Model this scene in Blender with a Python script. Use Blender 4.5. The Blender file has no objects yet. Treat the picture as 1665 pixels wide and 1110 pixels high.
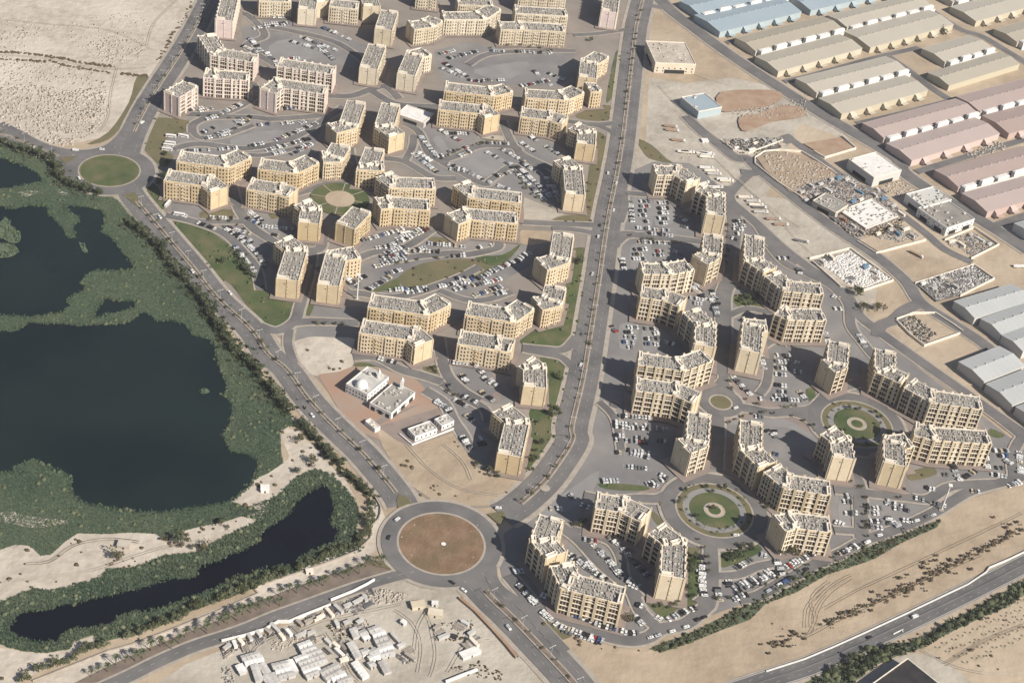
import bpy, math, random
import numpy as np
from mathutils import Matrix, Vector
random.seed(7); RNG = np.random.default_rng(7)
scn = bpy.context.scene
COL = scn.collection

# ------------------------------------------------------------------ camera, sky, sun, exposure
CAM_H = 850.0
FPX = 2670.0                       # focal length in pixels of a 1665 px wide photograph
PITCH, ROLL = math.radians(36.9), math.radians(8.82)
def cam_rows():
    p, r = PITCH, ROLL
    R0 = np.array([[1, 0, 0], [0, -math.sin(p), -math.cos(p)], [0, math.cos(p), -math.sin(p)]])
    Rr = np.array([[math.cos(r), -math.sin(r), 0], [math.sin(r), math.cos(r), 0], [0, 0, 1]])
    return Rr @ R0
CR = cam_rows()
cd = bpy.data.cameras.new('camera'); cam = bpy.data.objects.new('camera', cd); COL.objects.link(cam)
M = Matrix.Identity(4)
for i in range(3):
    M[i][0] = CR[0][i]; M[i][1] = -CR[1][i]; M[i][2] = -CR[2][i]
M[0][3], M[1][3], M[2][3] = 0, 0, CAM_H
cam.matrix_world = M
cd.sensor_width = 36; cd.lens = FPX / 1665 * 36
cd.clip_start = 1; cd.clip_end = 60000
scn.camera = cam
SUN_EL, SUN_AZ = math.radians(38), math.radians(-33)     # azimuth from +X
sd = bpy.data.lights.new('sun', 'SUN'); sun = bpy.data.objects.new('sun', sd); COL.objects.link(sun)
sv = Vector((math.cos(SUN_AZ) * math.cos(SUN_EL), math.sin(SUN_AZ) * math.cos(SUN_EL), math.sin(SUN_EL)))
sun.rotation_euler = sv.to_track_quat('Z', 'Y').to_euler()
sd.energy = 5.0; sd.angle = math.radians(0.6); sd.color = (1.0, 0.935, 0.83)
w = bpy.data.worlds.new('World'); scn.world = w; w.use_nodes = True
nt = w.node_tree; nt.nodes.clear()
sky = nt.nodes.new('ShaderNodeTexSky'); sky.sky_type = 'NISHITA'; sky.sun_disc = False
sky.sun_elevation = SUN_EL; sky.sun_rotation = math.pi / 2 - SUN_AZ
bg = nt.nodes.new('ShaderNodeBackground'); bg.inputs['Strength'].default_value = 0.055
wo = nt.nodes.new('ShaderNodeOutputWorld')
nt.links.new(sky.outputs[0], bg.inputs[0]); nt.links.new(bg.outputs[0], wo.inputs[0])
vs = scn.view_settings
vs.view_transform = 'Standard'; vs.look = 'None'; vs.gamma = 1.0; vs.use_curve_mapping = False
vs.exposure = 0.56
HAZE = 0.000045
scn.cycles.max_bounces = 4; scn.cycles.diffuse_bounces = 2; scn.cycles.glossy_bounces = 2
scn.cycles.volume_bounces = 0; scn.cycles.volume_step_rate = 4

# ------------------------------------------------------------------ surveying: photo pixel -> point of the ground
FR = dict(P=(0, 0, 1), R1=(0, 0, 3.964), R2=(220, 0, 3.964), R3=(620, 0, 3.964), R4=(1040, 0, 3.964), R5=(1245, 0, 3.964),
          A=(0, 220, 3.964), C1=(240, 220, 3.964), C2=(620, 180, 3.964), F1=(1000, 220, 3.964), I=(1245, 220, 3.964),
          B=(0, 500, 3.964), C4=(360, 440, 3.964), C3=(640, 440, 3.964), F2=(1000, 480, 3.964), F4=(1245, 480, 3.964),
          L=(0, 830, 3.964), S=(360, 830, 3.964), D=(560, 640, 3.964), F6=(800, 780, 3.964), F3=(1040, 700, 3.964),
          F5=(1245, 650, 3.964), H=(1245, 830, 3.964), T1=(440, 680, 6.9375), T2=(540, 580, 6.9375),
          T3=(360, 950, 6.9375), T4=(600, 950, 6.9375))
def px(s):
    out = []; f = FR['P']
    for t in s.split():
        if t in FR: f = FR[t]
        else:
            x, y = t.split(','); out.append((f[0] + float(x) / f[2], f[1] + float(y) / f[2]))
    return out
def G(u, v, z=0.0):
    d = CR.T @ np.array([(u - 832.5) / FPX, (v - 555) / FPX, 1.0])
    k = (CAM_H - z) / -d[2]
    return (d[0] * k, d[1] * k)
def pix(x, y, z=0.0):
    c = CR @ np.array([x, y, z - CAM_H]); return 832.5 + FPX * c[0] / c[2], 555 + FPX * c[1] / c[2]
def W(s, z=0.0): return [G(u, v, z) for u, v in px(s)]

# ------------------------------------------------------------------ materials
def mat(name, col, rough=0.9, col2=None, scale=0.1, detail=4, spec=0.2, bump=0.0, metal=0.0, bscale=None, col3=None, scale3=0.01, contrast=(0.35, 0.65)):
    m = bpy.data.materials.new(name); m.use_nodes = True
    n = m.node_tree; b = n.nodes['Principled BSDF']
    b.inputs['Roughness'].default_value = rough; b.inputs['Metallic'].default_value = metal
    b.inputs['Specular IOR Level'].default_value = spec
    b.inputs['Base Color'].default_value = (*col, 1)
    if col2 or bump:
        geo = n.nodes.new('ShaderNodeNewGeometry')
    src = None
    if col2:
        no = n.nodes.new('ShaderNodeTexNoise'); no.inputs['Scale'].default_value = scale; no.inputs['Detail'].default_value = detail
        n.links.new(geo.outputs['Position'], no.inputs['Vector'])
        mr = n.nodes.new('ShaderNodeMapRange'); mr.inputs[1].default_value, mr.inputs[2].default_value = contrast
        n.links.new(no.outputs['Fac'], mr.inputs[0])
        mx = n.nodes.new('ShaderNodeMix'); mx.data_type = 'RGBA'
        mx.inputs[6].default_value = (*col, 1); mx.inputs[7].default_value = (*col2, 1)
        n.links.new(mr.outputs[0], mx.inputs[0]); src = mx.outputs[2]
        if col3:
            n3 = n.nodes.new('ShaderNodeTexNoise'); n3.inputs['Scale'].default_value = scale3; n3.inputs['Detail'].default_value = 5
            n.links.new(geo.outputs['Position'], n3.inputs['Vector'])
            m3 = n.nodes.new('ShaderNodeMapRange'); m3.inputs[1].default_value, m3.inputs[2].default_value = 0.45, 0.68
            n.links.new(n3.outputs['Fac'], m3.inputs[0])
            x3 = n.nodes.new('ShaderNodeMix'); x3.data_type = 'RGBA'; x3.inputs[7].default_value = (*col3, 1)
            n.links.new(src, x3.inputs[6]); n.links.new(m3.outputs[0], x3.inputs[0]); src = x3.outputs[2]
        n.links.new(src, b.inputs['Base Color'])
    if bump:
        nb = n.nodes.new('ShaderNodeTexNoise'); nb.inputs['Scale'].default_value = bscale or scale * 4; nb.inputs['Detail'].default_value = 4
        n.links.new(geo.outputs['Position'], nb.inputs['Vector'])
        bp = n.nodes.new('ShaderNodeBump'); bp.inputs['Strength'].default_value = bump; bp.inputs['Distance'].default_value = 1.0
        n.links.new(nb.outputs['Fac'], bp.inputs['Height']); n.links.new(bp.outputs[0], b.inputs['Normal'])
    return m
def vary(m, lo=0.86, hi=1.08):
    n = m.node_tree; b = n.nodes['Principled BSDF']; l = b.inputs['Base Color'].links
    oi = n.nodes.new('ShaderNodeObjectInfo'); mr = n.nodes.new('ShaderNodeMapRange'); mr.inputs[3].default_value = lo; mr.inputs[4].default_value = hi
    n.links.new(oi.outputs['Random'], mr.inputs[0]); hs = n.nodes.new('ShaderNodeHueSaturation'); n.links.new(mr.outputs[0], hs.inputs['Value'])
    mr2 = n.nodes.new('ShaderNodeMapRange'); mr2.inputs[3].default_value = 1.12; mr2.inputs[4].default_value = 0.85
    n.links.new(oi.outputs['Random'], mr2.inputs[0]); n.links.new(mr2.outputs[0], hs.inputs['Saturation'])
    if l: n.links.new(l[0].from_socket, hs.inputs['Color'])
    else: hs.inputs['Color'].default_value = b.inputs['Base Color'].default_value
    n.links.new(hs.outputs[0], b.inputs['Base Color'])
MT = {}
MT['sand'] = mat('sand', (0.37, 0.295, 0.215), 0.95, (0.30, 0.235, 0.17), 0.045, 8, bump=0.9, bscale=0.12, col3=(0.44, 0.36, 0.27), scale3=0.009)
MT['sand_pale'] = mat('sand_pale', (0.47, 0.415, 0.35), 0.95, (0.37, 0.32, 0.265), 0.09, 10, bump=1.0, bscale=0.15, col3=(0.52, 0.465, 0.40), scale3=0.012)
MT['sand_grey'] = mat('sand_grey', (0.39, 0.35, 0.295), 0.95, (0.30, 0.27, 0.225), 0.06, 10, bump=0.9, bscale=0.15, col3=(0.45, 0.41, 0.35), scale3=0.012)
MT['sand_red'] = mat('sand_red', (0.29, 0.19, 0.13), 0.95, (0.34, 0.25, 0.18), 0.08, 6, bump=0.3)
MT['earth'] = mat('brown_earth', (0.17, 0.108, 0.068), 0.95, (0.225, 0.15, 0.10), 0.09, 10, bump=0.5, bscale=0.5, col3=(0.14, 0.105, 0.06), scale3=0.05)
MT['asphalt'] = mat('asphalt', (0.135, 0.13, 0.128), 0.85, (0.165, 0.155, 0.15), 0.09, 10, col3=(0.105, 0.102, 0.103), scale3=0.03)
MT['asphalt_dark'] = mat('asphalt_dark', (0.10, 0.097, 0.098), 0.85, (0.135, 0.13, 0.128), 0.05, 7)
MT['lot'] = mat('lot_asphalt', (0.185, 0.177, 0.175), 0.9, (0.225, 0.21, 0.20), 0.05, 7, col3=(0.155, 0.148, 0.15), scale3=0.02)
MT['court'] = mat('court_paving', (0.24, 0.23, 0.225), 0.9, (0.205, 0.197, 0.192), 0.05, 6)
MT['kerb'] = mat('kerb_concrete', (0.36, 0.32, 0.275), 0.9, (0.29, 0.255, 0.215), 0.2, 5)
MT['paver'] = mat('pink_pavers', (0.255, 0.205, 0.18), 0.9, (0.21, 0.17, 0.15), 0.08, 6)
MT['district'] = mat('district_paving', (0.235, 0.205, 0.18), 0.9, (0.195, 0.17, 0.15), 0.04, 8, col3=(0.265, 0.23, 0.20), scale3=0.015)
MT['bed'] = mat('planting_bed', (0.19, 0.15, 0.12), 0.95, (0.13, 0.105, 0.09), 0.12, 7)
MT['plot'] = mat('works_plot_earth', (0.28, 0.205, 0.145), 0.95, (0.34, 0.27, 0.20), 0.06, 8, bump=0.5, bscale=0.3)
MT['terracotta'] = mat('terracotta_yard', (0.32, 0.205, 0.15), 0.9, (0.30, 0.235, 0.19), 0.04, 5)
MT['grass'] = mat('lawn', (0.068, 0.095, 0.036), 0.95, (0.125, 0.115, 0.062), 0.07, 10, bump=0.4, bscale=0.8, col3=(0.05, 0.075, 0.03), scale3=0.03)
MT['grass_dry'] = mat('dry_lawn', (0.155, 0.13, 0.075), 0.95, (0.115, 0.11, 0.06), 0.05, 8, bump=0.4, bscale=0.8)
MT['marsh'] = mat('marsh_ground', (0.08, 0.105, 0.066), 0.95, (0.105, 0.125, 0.078), 0.05, 8)
MT['water'] = mat('lake_water', (0.005, 0.011, 0.013), 0.22, (0.010, 0.020, 0.019), 0.009, 6, spec=0.2, bump=0.02, bscale=0.6)
MT['pond'] = mat('pond_water', (0.0015, 0.003, 0.007), 0.2, (0.003, 0.006, 0.010), 0.02, 6, spec=0.12, bump=0.02, bscale=0.6)
MT['reed'] = mat('reeds', (0.092, 0.132, 0.086), 0.9, (0.125, 0.155, 0.098), 0.04, 7, col3=(0.07, 0.108, 0.074), scale3=0.02)
MT['reed_dry'] = mat('reeds_dry', (0.12, 0.10, 0.055), 0.9, (0.09, 0.085, 0.05), 0.12, 6)
MT['leaf'] = mat('tree_leaves', (0.075, 0.09, 0.045), 0.9, (0.115, 0.12, 0.065), 0.15, 4)
MT['leaf_dark'] = mat('dark_leaves', (0.05, 0.065, 0.035), 0.9, (0.08, 0.09, 0.048), 0.15, 4)
MT['leaf_olive'] = mat('olive_leaves', (0.085, 0.085, 0.045), 0.9, (0.12, 0.105, 0.06), 0.2, 4)
MT['bark'] = mat('bark', (0.16, 0.12, 0.085), 0.95)
MT['scrub'] = mat('desert_scrub', (0.10, 0.07, 0.045), 0.95, (0.075, 0.065, 0.035), 0.2, 3)
MT['rubble'] = mat('rubble', (0.47, 0.42, 0.36), 0.95, (0.33, 0.28, 0.24), 0.3, 3)
MT['rubble_grey'] = mat('yard_scrap', (0.38, 0.37, 0.35), 0.8, (0.16, 0.14, 0.13), 0.35, 3, contrast=(0.42, 0.58))
MT['glass'] = mat('window_glass', (0.035, 0.03, 0.028), 0.3, spec=0.4)
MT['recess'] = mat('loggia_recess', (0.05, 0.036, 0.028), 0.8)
MT['roofdeck'] = mat('roof_deck', (0.245, 0.23, 0.205), 0.95, (0.31, 0.285, 0.25), 0.12, 6, col3=(0.20, 0.19, 0.175), scale3=0.06)
MT['trim'] = mat('white_trim', (0.74, 0.67, 0.57), 0.85, (0.62, 0.55, 0.46), 0.15, 4)
MT['unit'] = mat('roof_units', (0.56, 0.53, 0.48), 0.7, (0.27, 0.25, 0.225), 0.5, 2, contrast=(0.45, 0.55))
MT['yellow'] = mat('yellow_render', (0.59, 0.475, 0.315), 0.9, (0.53, 0.42, 0.275), 0.15, 8)
MT['cream'] = mat('cream_render', (0.60, 0.52, 0.40), 0.9, (0.52, 0.45, 0.335), 0.15, 8)
MT['ochre'] = mat('ochre_render', (0.63, 0.53, 0.375), 0.9, (0.56, 0.465, 0.325), 0.15, 8)
MT['pink'] = mat('pink_render', (0.64, 0.52, 0.49), 0.9, (0.57, 0.46, 0.43), 0.15, 8)
MT['white'] = mat('white_render', (0.70, 0.68, 0.65), 0.8, (0.60, 0.58, 0.55), 0.2, 4)
MT['plastic_grey'] = mat('cabin_grey', (0.50, 0.48, 0.45), 0.7, (0.40, 0.38, 0.36), 0.2, 4)
MT['dark'] = mat('dark_opening', (0.03, 0.03, 0.03), 0.8)
MT['mark'] = mat('road_paint', (0.38, 0.37, 0.35), 0.8)
MT['tyre'] = mat('tyre', (0.02, 0.02, 0.02), 0.8)
for k, c in dict(white=(0.66, 0.66, 0.65), silver=(0.42, 0.43, 0.45), black=(0.018, 0.018, 0.02), grey=(0.14, 0.145, 0.15), red=(0.28, 0.03, 0.025), blue=(0.04, 0.08, 0.2), beige=(0.5, 0.42, 0.3)).items():
    MT['car_' + k] = mat('car_paint_' + k, c, 0.35, spec=0.5)
def stripes(name, c1, c2, ang, period):
    m = mat(name, c1, 0.6, spec=0.3); n = m.node_tree; b = n.nodes['Principled BSDF']
    geo = n.nodes.new('ShaderNodeNewGeometry'); mp = n.nodes.new('ShaderNodeMapping'); mp.inputs['Rotation'].default_value[2] = -ang
    n.links.new(geo.outputs['Position'], mp.inputs['Vector'])
    wv = n.nodes.new('ShaderNodeTexWave'); wv.inputs['Scale'].default_value = 1 / period; wv.inputs['Distortion'].default_value = 0.3; wv.bands_direction = 'Y'
    n.links.new(mp.outputs[0], wv.inputs['Vector'])
    no = n.nodes.new('ShaderNodeTexNoise'); no.inputs['Scale'].default_value = 0.03; no.inputs['Detail'].default_value = 7
    n.links.new(geo.outputs['Position'], no.inputs['Vector'])
    ad = n.nodes.new('ShaderNodeMath'); ad.operation = 'MULTIPLY_ADD'; ad.inputs[1].default_value = 0.25
    n.links.new(wv.outputs['Fac'], ad.inputs[0]); n.links.new(no.outputs['Fac'], ad.inputs[2])
    mx = n.nodes.new('ShaderNodeMix'); mx.data_type = 'RGBA'; mx.inputs[6].default_value = (*c1, 1); mx.inputs[7].default_value = (*c2, 1)
    n.links.new(ad.outputs[0], mx.inputs[0]); n.links.new(mx.outputs[2], b.inputs['Base Color'])
    return m
WANG = math.radians(43.5)
for k, c, d in (('blue', (0.24, 0.30, 0.34), (0.31, 0.37, 0.41)), ('tan', (0.36, 0.325, 0.265), (0.42, 0.38, 0.31)),
                ('rose', (0.36, 0.285, 0.26), (0.42, 0.335, 0.305)), ('zinc', (0.33, 0.34, 0.34), (0.42, 0.43, 0.42))):
    MT['roof_' + k] = stripes('sheet_roof_' + k, c, d, WANG, 3.0)
MT['wall_blue'] = mat('wall_blue', (0.36, 0.42, 0.44), 0.8); MT['wall_tan'] = mat('wall_tan', (0.50, 0.45, 0.345), 0.85)
MT['wall_rose'] = mat('wall_rose', (0.50, 0.385, 0.345), 0.85); MT['wall_zinc'] = mat('wall_zinc', (0.50, 0.49, 0.46), 0.7)
for k in ('yellow', 'ochre', 'cream', 'pink', 'wall_tan', 'wall_rose', 'roof_tan', 'roof_rose', 'roof_zinc', 'plastic_grey', 'roofdeck', 'leaf', 'leaf_dark', 'leaf_olive'): vary(MT[k], .8 if 'leaf' in k else .88, 1.25 if 'leaf' in k else 1.06)
MT['black_roof'] = mat('black_roof', (0.025, 0.023, 0.025), 0.7, (0.04, 0.036, 0.036), 0.2, 4)

# ------------------------------------------------------------------ object helpers
class MB:
    def __init__(s): s.v = []; s.f = []; s.m = []
    def quad(s, a, b, c, d, mi=0):
        n = len(s.v); s.v += [a, b, c, d]; s.f.append((n, n + 1, n + 2, n + 3)); s.m.append(mi)
    def tri(s, a, b, c, mi=0):
        n = len(s.v); s.v += [a, b, c]; s.f.append((n, n + 1, n + 2)); s.m.append(mi)
    def box(s, x, y, z, sx, sy, sz, ang=0.0, mi=0, bottom=False, top=1.0):
        """box centred on x,y standing on z"""
        c, q = math.cos(ang), math.sin(ang); n = len(s.v)
        for dz, t in ((0, 1.0), (sz, top)):
            for dx, dy in ((-1, -1), (1, -1), (1, 1), (-1, 1)):
                X, Y = dx * sx / 2 * t, dy * sy / 2 * t
                s.v.append((x + X * c - Y * q, y + X * q + Y * c, z + dz))
        fs = [(4, 5, 6, 7), (0, 1, 5, 4), (1, 2, 6, 5), (2, 3, 7, 6), (3, 0, 4, 7)]
        if bottom: fs.append((3, 2, 1, 0))
        for f in fs: s.f.append(tuple(n + i for i in f)); s.m.append(mi)
    def cyl(s, x, y, z, r, h, n=8, r2=None, mi=0):
        r2 = r if r2 is None else r2; k = len(s.v)
        for i in range(n):
            a = 2 * math.pi * i / n; s.v.append((x + r * math.cos(a), y + r * math.sin(a), z)); s.v.append((x + r2 * math.cos(a), y + r2 * math.sin(a), z + h))
        for i in range(n):
            j = (i + 1) % n; s.f.append((k + 2 * i, k + 2 * j, k + 2 * j + 1, k + 2 * i + 1)); s.m.append(mi)
        s.f.append(tuple(k + 2 * i + 1 for i in range(n))); s.m.append(mi)
    def mesh(s, name, mats):
        me = bpy.data.meshes.new(name); me.from_pydata(s.v, [], s.f)
        for m in mats: me.materials.append(MT[m] if isinstance(m, str) else m)
        if len(mats) > 1: me.polygons.foreach_set('material_index', s.m)
        me.update(); return me
    def obj(s, name, mats, parent=None, loc=None):
        if isinstance(mats, str): mats = [mats]
        return link(name, s.mesh(name, mats), parent, loc)
def link(name, me, parent=None, loc=None):
    o = bpy.data.objects.new(name, me); COL.objects.link(o)
    if parent: o.parent = parent
    if loc: o.location = loc
    return o
def tag(o, label=None, cat=None, group=None, kind=None):
    if label: o['label'] = label
    if cat: o['category'] = cat
    if group: o['group'] = group
    if kind: o['kind'] = kind
    return o
def empty(name, loc, label, cat, group=None, rz=0.0):
    o = bpy.data.objects.new(name, None); COL.objects.link(o); o.location = loc; o.rotation_euler = (0, 0, rz)
    o.empty_display_size = 2
    return tag(o, label, cat, group)
SHEETS = []; ZC = [0.0]
def inside(p, poly):
    x, y = p; c = False; j = len(poly) - 1
    for i in range(len(poly)):
        xi, yi = poly[i]; xj, yj = poly[j]
        if (yi > y) != (yj > y) and x < (xj - xi) * (y - yi) / (yj - yi) + xi: c = not c
        j = i
    return c
def inside_np(P, poly):
    x, y = P[:, 0], P[:, 1]; c = np.zeros(len(P), bool); j = len(poly) - 1
    for i in range(len(poly)):
        xi, yi = poly[i]; xj, yj = poly[j]
        if yi != yj:
            c ^= ((yi > y) != (yj > y)) & (x < (xj - xi) * (y - yi) / (yj - yi) + xi)
        j = i
    return c
def gz(x, y):
    z = 0.0
    for poly, zz, bb in SHEETS:
        if bb[0] <= x <= bb[2] and bb[1] <= y <= bb[3] and zz > z and inside((x, y), poly): z = zz
    return z
def smooth(pts, closed, n=5):
    out = []; N = len(pts)
    rng = range(N if closed else N - 1)
    for i in rng:
        p1, p2 = pts[i], pts[(i + 1) % N]
        p0 = pts[i - 1] if (closed or i > 0) else p1
        p3 = pts[(i + 2) % N] if (closed or i + 2 < N) else p2
        for k in range(n):
            t = k / n
            out.append(tuple(0.5 * (2 * p1[a] + (p2[a] - p0[a]) * t + (2 * p0[a] - 5 * p1[a] + 4 * p2[a] - p3[a]) * t * t + (3 * p1[a] - p0[a] - 3 * p2[a] + p3[a]) * t ** 3) for a in (0, 1)))
    if not closed: out.append(pts[-1])
    return out
def sheet_w(name, pts, m, dz=0.003, kind='structure'):
    """flat sheet from a world polygon, laid on top of the ones before it"""
    ZC[0] += dz; z = ZC[0]
    from mathutils.geometry import tessellate_polygon
    tris = tessellate_polygon([[Vector((p[0], p[1], 0)) for p in pts]])
    me = bpy.data.meshes.new(name); me.from_pydata([(p[0], p[1], z) for p in pts], [], [tuple(t) for t in tris])
    me.materials.append(MT[m]); me.update()
    if len(me.polygons) and me.polygons[0].normal.z < 0: me.flip_normals()
    o = link(name, me); o['kind'] = kind
    xs = [p[0] for p in pts]; ys = [p[1] for p in pts]
    SHEETS.append((pts, z, (min(xs), min(ys), max(xs), max(ys))))
    return o
def sheet(name, s, m, sm=0, **k):
    pts = W(s)
    if sm: pts = smooth(pts, True, sm)
    return sheet_w(name, pts, m, **k)
def disc(name, s, r, m, n=64, **k):
    c = W(s)[0]
    return sheet_w(name, [(c[0] + r * math.cos(2 * math.pi * i / n), c[1] + r * math.sin(2 * math.pi * i / n)) for i in range(n)], m, **k)
def offset(pts, d):
    out = []; N = len(pts)
    for i in range(N):
        a = pts[max(i - 1, 0)]; b = pts[min(i + 1, N - 1)]; p = pts[i]
        t1 = np.array(p) - np.array(a) if i > 0 else np.array(b) - np.array(p)
        t2 = np.array(b) - np.array(p) if i < N - 1 else t1
        t1 = t1 / (np.linalg.norm(t1) + 1e-9); t2 = t2 / (np.linalg.norm(t2) + 1e-9)
        t = t1 + t2; t /= (np.linalg.norm(t) + 1e-9); n = np.array([-t[1], t[0]]); n1 = np.array([-t1[1], t1[0]])
        k = d / max(0.5, float(n @ n1)); out.append((p[0] + n[0] * k, p[1] + n[1] * k))
    return out
def strip(name, pts, wd, m, dz=0.003, off=0.0, **k):
    L = offset(pts, off + wd / 2); R = offset(pts, off - wd / 2)
    ZC[0] += dz; z0 = ZC[0]; b = MB()
    for i in range(len(pts) - 1):
        z = z0 + (i % 4) * 0.0006
        b.quad((*R[i], z), (*R[i + 1], z), (*L[i + 1], z), (*L[i], z))
        q = [R[i], R[i + 1], L[i + 1], L[i]]
        xs = [p[0] for p in q]; ys = [p[1] for p in q]; SHEETS.append((q, z, (min(xs), min(ys), max(xs), max(ys))))
    o = b.obj(name, m); o['kind'] = k.get('kind', 'structure'); return o
def path(s, n=6):
    q = W(s); r = [q[0]]
    for p in q[1:]:
        if math.dist(p, r[-1]) > 9 or len(q) < 4: r.append(p)
    return smooth(r, False, n)
def walk(pts, step, start=0.0):
    """points every step metres with heading"""
    out = []; d = start
    for i in range(len(pts) - 1):
        a = np.array(pts[i]); b = np.array(pts[i + 1]); L = np.linalg.norm(b - a)
        if L < 1e-6: continue
        while d < L:
            p = a + (b - a) * d / L; out.append((p[0], p[1], math.atan2(*(b - a)[::-1]))); d += step
        d -= L
    return out

# ------------------------------------------------------------------ the ground
b = MB(); b.quad((-2590, -390, 0), (2590, -390, 0), (2590, 5190, 0), (-2590, 5190, 0)); o = b.obj('ground', 'sand'); o['kind'] = 'structure'
ZC[0] = 0.02
sheet('desert', 'P -420,-300 330,-120 345,-40 R1 1290,0 1090,300 880,640 780,800 700,880 500,920 P 100,235 0,222 -420,120', 'sand_pale')
sheet('desert_verge', 'R1 880,500 960,500 820,760 700,900 560,930 700,850 830,660', 'grass_dry', 3)
sheet('desert', 'P 640,930 760,960 800,1000 880,1110 960,1220 0,1300 300,1080 480,1010', 'sand_grey')
sheet('desert', 'R4 60,500 300,540 600,500 860,560 1100,720 1300,860 1700,1100 F1 1665,1110 1700,1300 1200,800 900,520 700,380 560,250 250,170 80,260 R4 40,900', 'sand_grey')
sheet('desert', 'P 1245,320 1340,330 1420,400 1500,470 1600,590 1665,700 1800,800 1800,560 1665,430 1450,250 1300,200', 'sand')
# marsh with lakes
MARSH = 'P -300,150 A 0,60 120,90 260,140 340,190 390,250 420,320 520,350 680,370 790,440 860,530 960,640 1060,760 1180,900 1330,1110 C4 120,500 260,680 430,900 P 478,690 455,700 458,740 462,765 L 1665,60 1560,100 1400,160 1260,260 1060,290 900,340 850,360 700,370 600,450 540,470 330,515 230,495 130,530 0,590 -400,700 P -300,1000'
sheet('marsh', MARSH, 'marsh')
sheet('marsh', 'L 0,590 130,530 230,495 330,515 520,460 640,430 700,370 850,370 1060,290 1260,265 1400,190 1560,110 1665,60 S 60,20 120,0 T1 60,880 260,680 400,600 520,570 640,610 800,720 880,830 940,900 1030,1110 S 870,100 880,180 940,190 900,260 700,320 560,360 470,400 330,450 0,580 L 1500,540 1250,640 1000,740 850,800 680,840 610,850 600,800 480,840 450,890 300,915 150,905 60,880 0,860 -200,800 -200,650', 'marsh')
sheet('sand_bank', 'L 0,250 100,218 190,225 265,290 330,280 430,190 500,145 700,150 830,140 1000,148 1050,180 1200,125 1300,100 1450,70 1600,20 1665,0 S 60,-60 150,-180 300,-240 430,-330 P 470,740 455,705 470,692 T1 200,110 320,150 420,260 530,340 600,420 700,560 850,700 930,850 960,910 860,830 780,720 640,610 500,565 380,600 250,690 120,830 0,900 L 1665,70 1560,110 1400,180 1260,262 1060,290 900,340 850,362 700,372 600,445 540,465 330,515 230,495 130,530 0,590 -200,650 -200,300', 'sand_pale')
sheet('sand_bank', 'L -50,880 60,890 150,910 300,920 450,890 490,840 610,810 610,860 550,880 460,940 300,1010 150,1090 60,1160 -300,1300 -300,870', 'sand_pale')
sheet('sand_path', 'L 100,1180 220,1110 460,1000 700,900 850,860 1100,760 1300,670 1500,590 1665,520 S 200,480 470,390 600,330 780,270 890,230 950,150 960,40 950,-60 1000,-60 1040,0 1060,60 1040,160 990,260 900,350 700,430 480,500 200,600 0,680 L 1500,680 1250,760 1000,860 700,1000 500,1110 400,1200', 'sand_pale')
sheet('sand_bank', 'L 0,20 60,0 200,40 430,60 440,80 250,110 150,100 0,60', 'sand_pale', 3)
sheet('marsh_sand', 'A 120,365 230,355 240,375 170,395 120,385', 'sand_pale', 3)
sheet('marsh_sand', 'A 360,340 440,375 400,385', 'sand_pale', 3)
LAKES = ['A -1300,100 0,145 60,165 170,200 250,245 278,290 270,320 230,305 190,325 90,340 0,350 -1300,400',
         'A -1300,420 0,455 40,470 100,470 160,455 300,455 330,480 320,500 370,560 410,600 440,650 480,655 460,600 500,560 500,530 430,485 430,455 560,460 670,490 680,560 665,620 720,660 760,700 790,740 830,790 865,840 860,865 760,880 700,880 620,875 580,890 545,930 530,960 560,985 540,1010 470,1040 440,1060 460,1100 B 420,20 400,35 240,60 160,70 0,55 -1300,60',
         'B -1300,145 0,148 80,140 150,125 165,95 240,98 420,102 500,112 560,112 640,105 780,100 860,75 900,32 940,35 990,60 1010,82 1090,80 1200,110 1240,170 1300,185 1360,210 1390,250 1400,300 1410,370 1450,430 1470,520 1440,560 1500,620 1490,720 1480,760 1440,820 1470,880 1500,920 1560,935 1640,965 P 421,750 417,775 400,795 375,815 340,822 300,828 250,835 200,830 170,825 130,815 115,795 112,775 95,765 75,757 60,750 45,752 20,765 8,768 -500,760',
         'A 665,1060 690,1045 740,1065 870,1065 885,1080 B 860,10 720,45 620,68 605,50 620,10']
LAKE2 = 'L 65,790 60,745 100,680 150,655 200,640 320,632 400,600 500,590 600,560 700,540 860,505 960,480 1050,440 1130,430 1220,435 1265,415 1270,360 1360,330 S 0,310 60,270 130,255 240,190 250,140 400,40 440,0 P 482,815 495,803 T1 480,800 560,750 640,760 700,830 690,900 740,1000 720,1060 S 740,0 715,40 720,85 760,130 740,195 700,225 640,245 560,280 500,310 480,358 420,355 350,360 300,375 240,392 170,420 100,430 50,465 0,480 L 1370,520 1300,540 1240,560 1180,580 1100,610 1000,640 930,660 880,650 850,670 780,680 740,720 700,740 600,760 460,770 400,810 380,840 300,855 250,855 150,830 100,810'
lake_polys = []
for s in LAKES + [LAKE2]:
    pts = smooth(W(s), True, 3); lake_polys.append(pts); sheet_w('lake', pts, 'pond' if s is LAKE2 else 'water')
ISL = ['A 0,560 40,530 70,580 110,620 135,650 120,690 60,690 0,650 -60,600', 'A -60,700 0,693 80,705 120,740 80,780 0,790 -60,780', 'A 510,685 550,720 568,750 540,755 520,720', 'B 1285,530 1330,520 1350,545 1300,555']
isl_polys = []
for s in ISL:
    pts = smooth(W(s), True, 3); isl_polys.append(pts); sheet_w('reed_island', pts, 'marsh')
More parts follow.
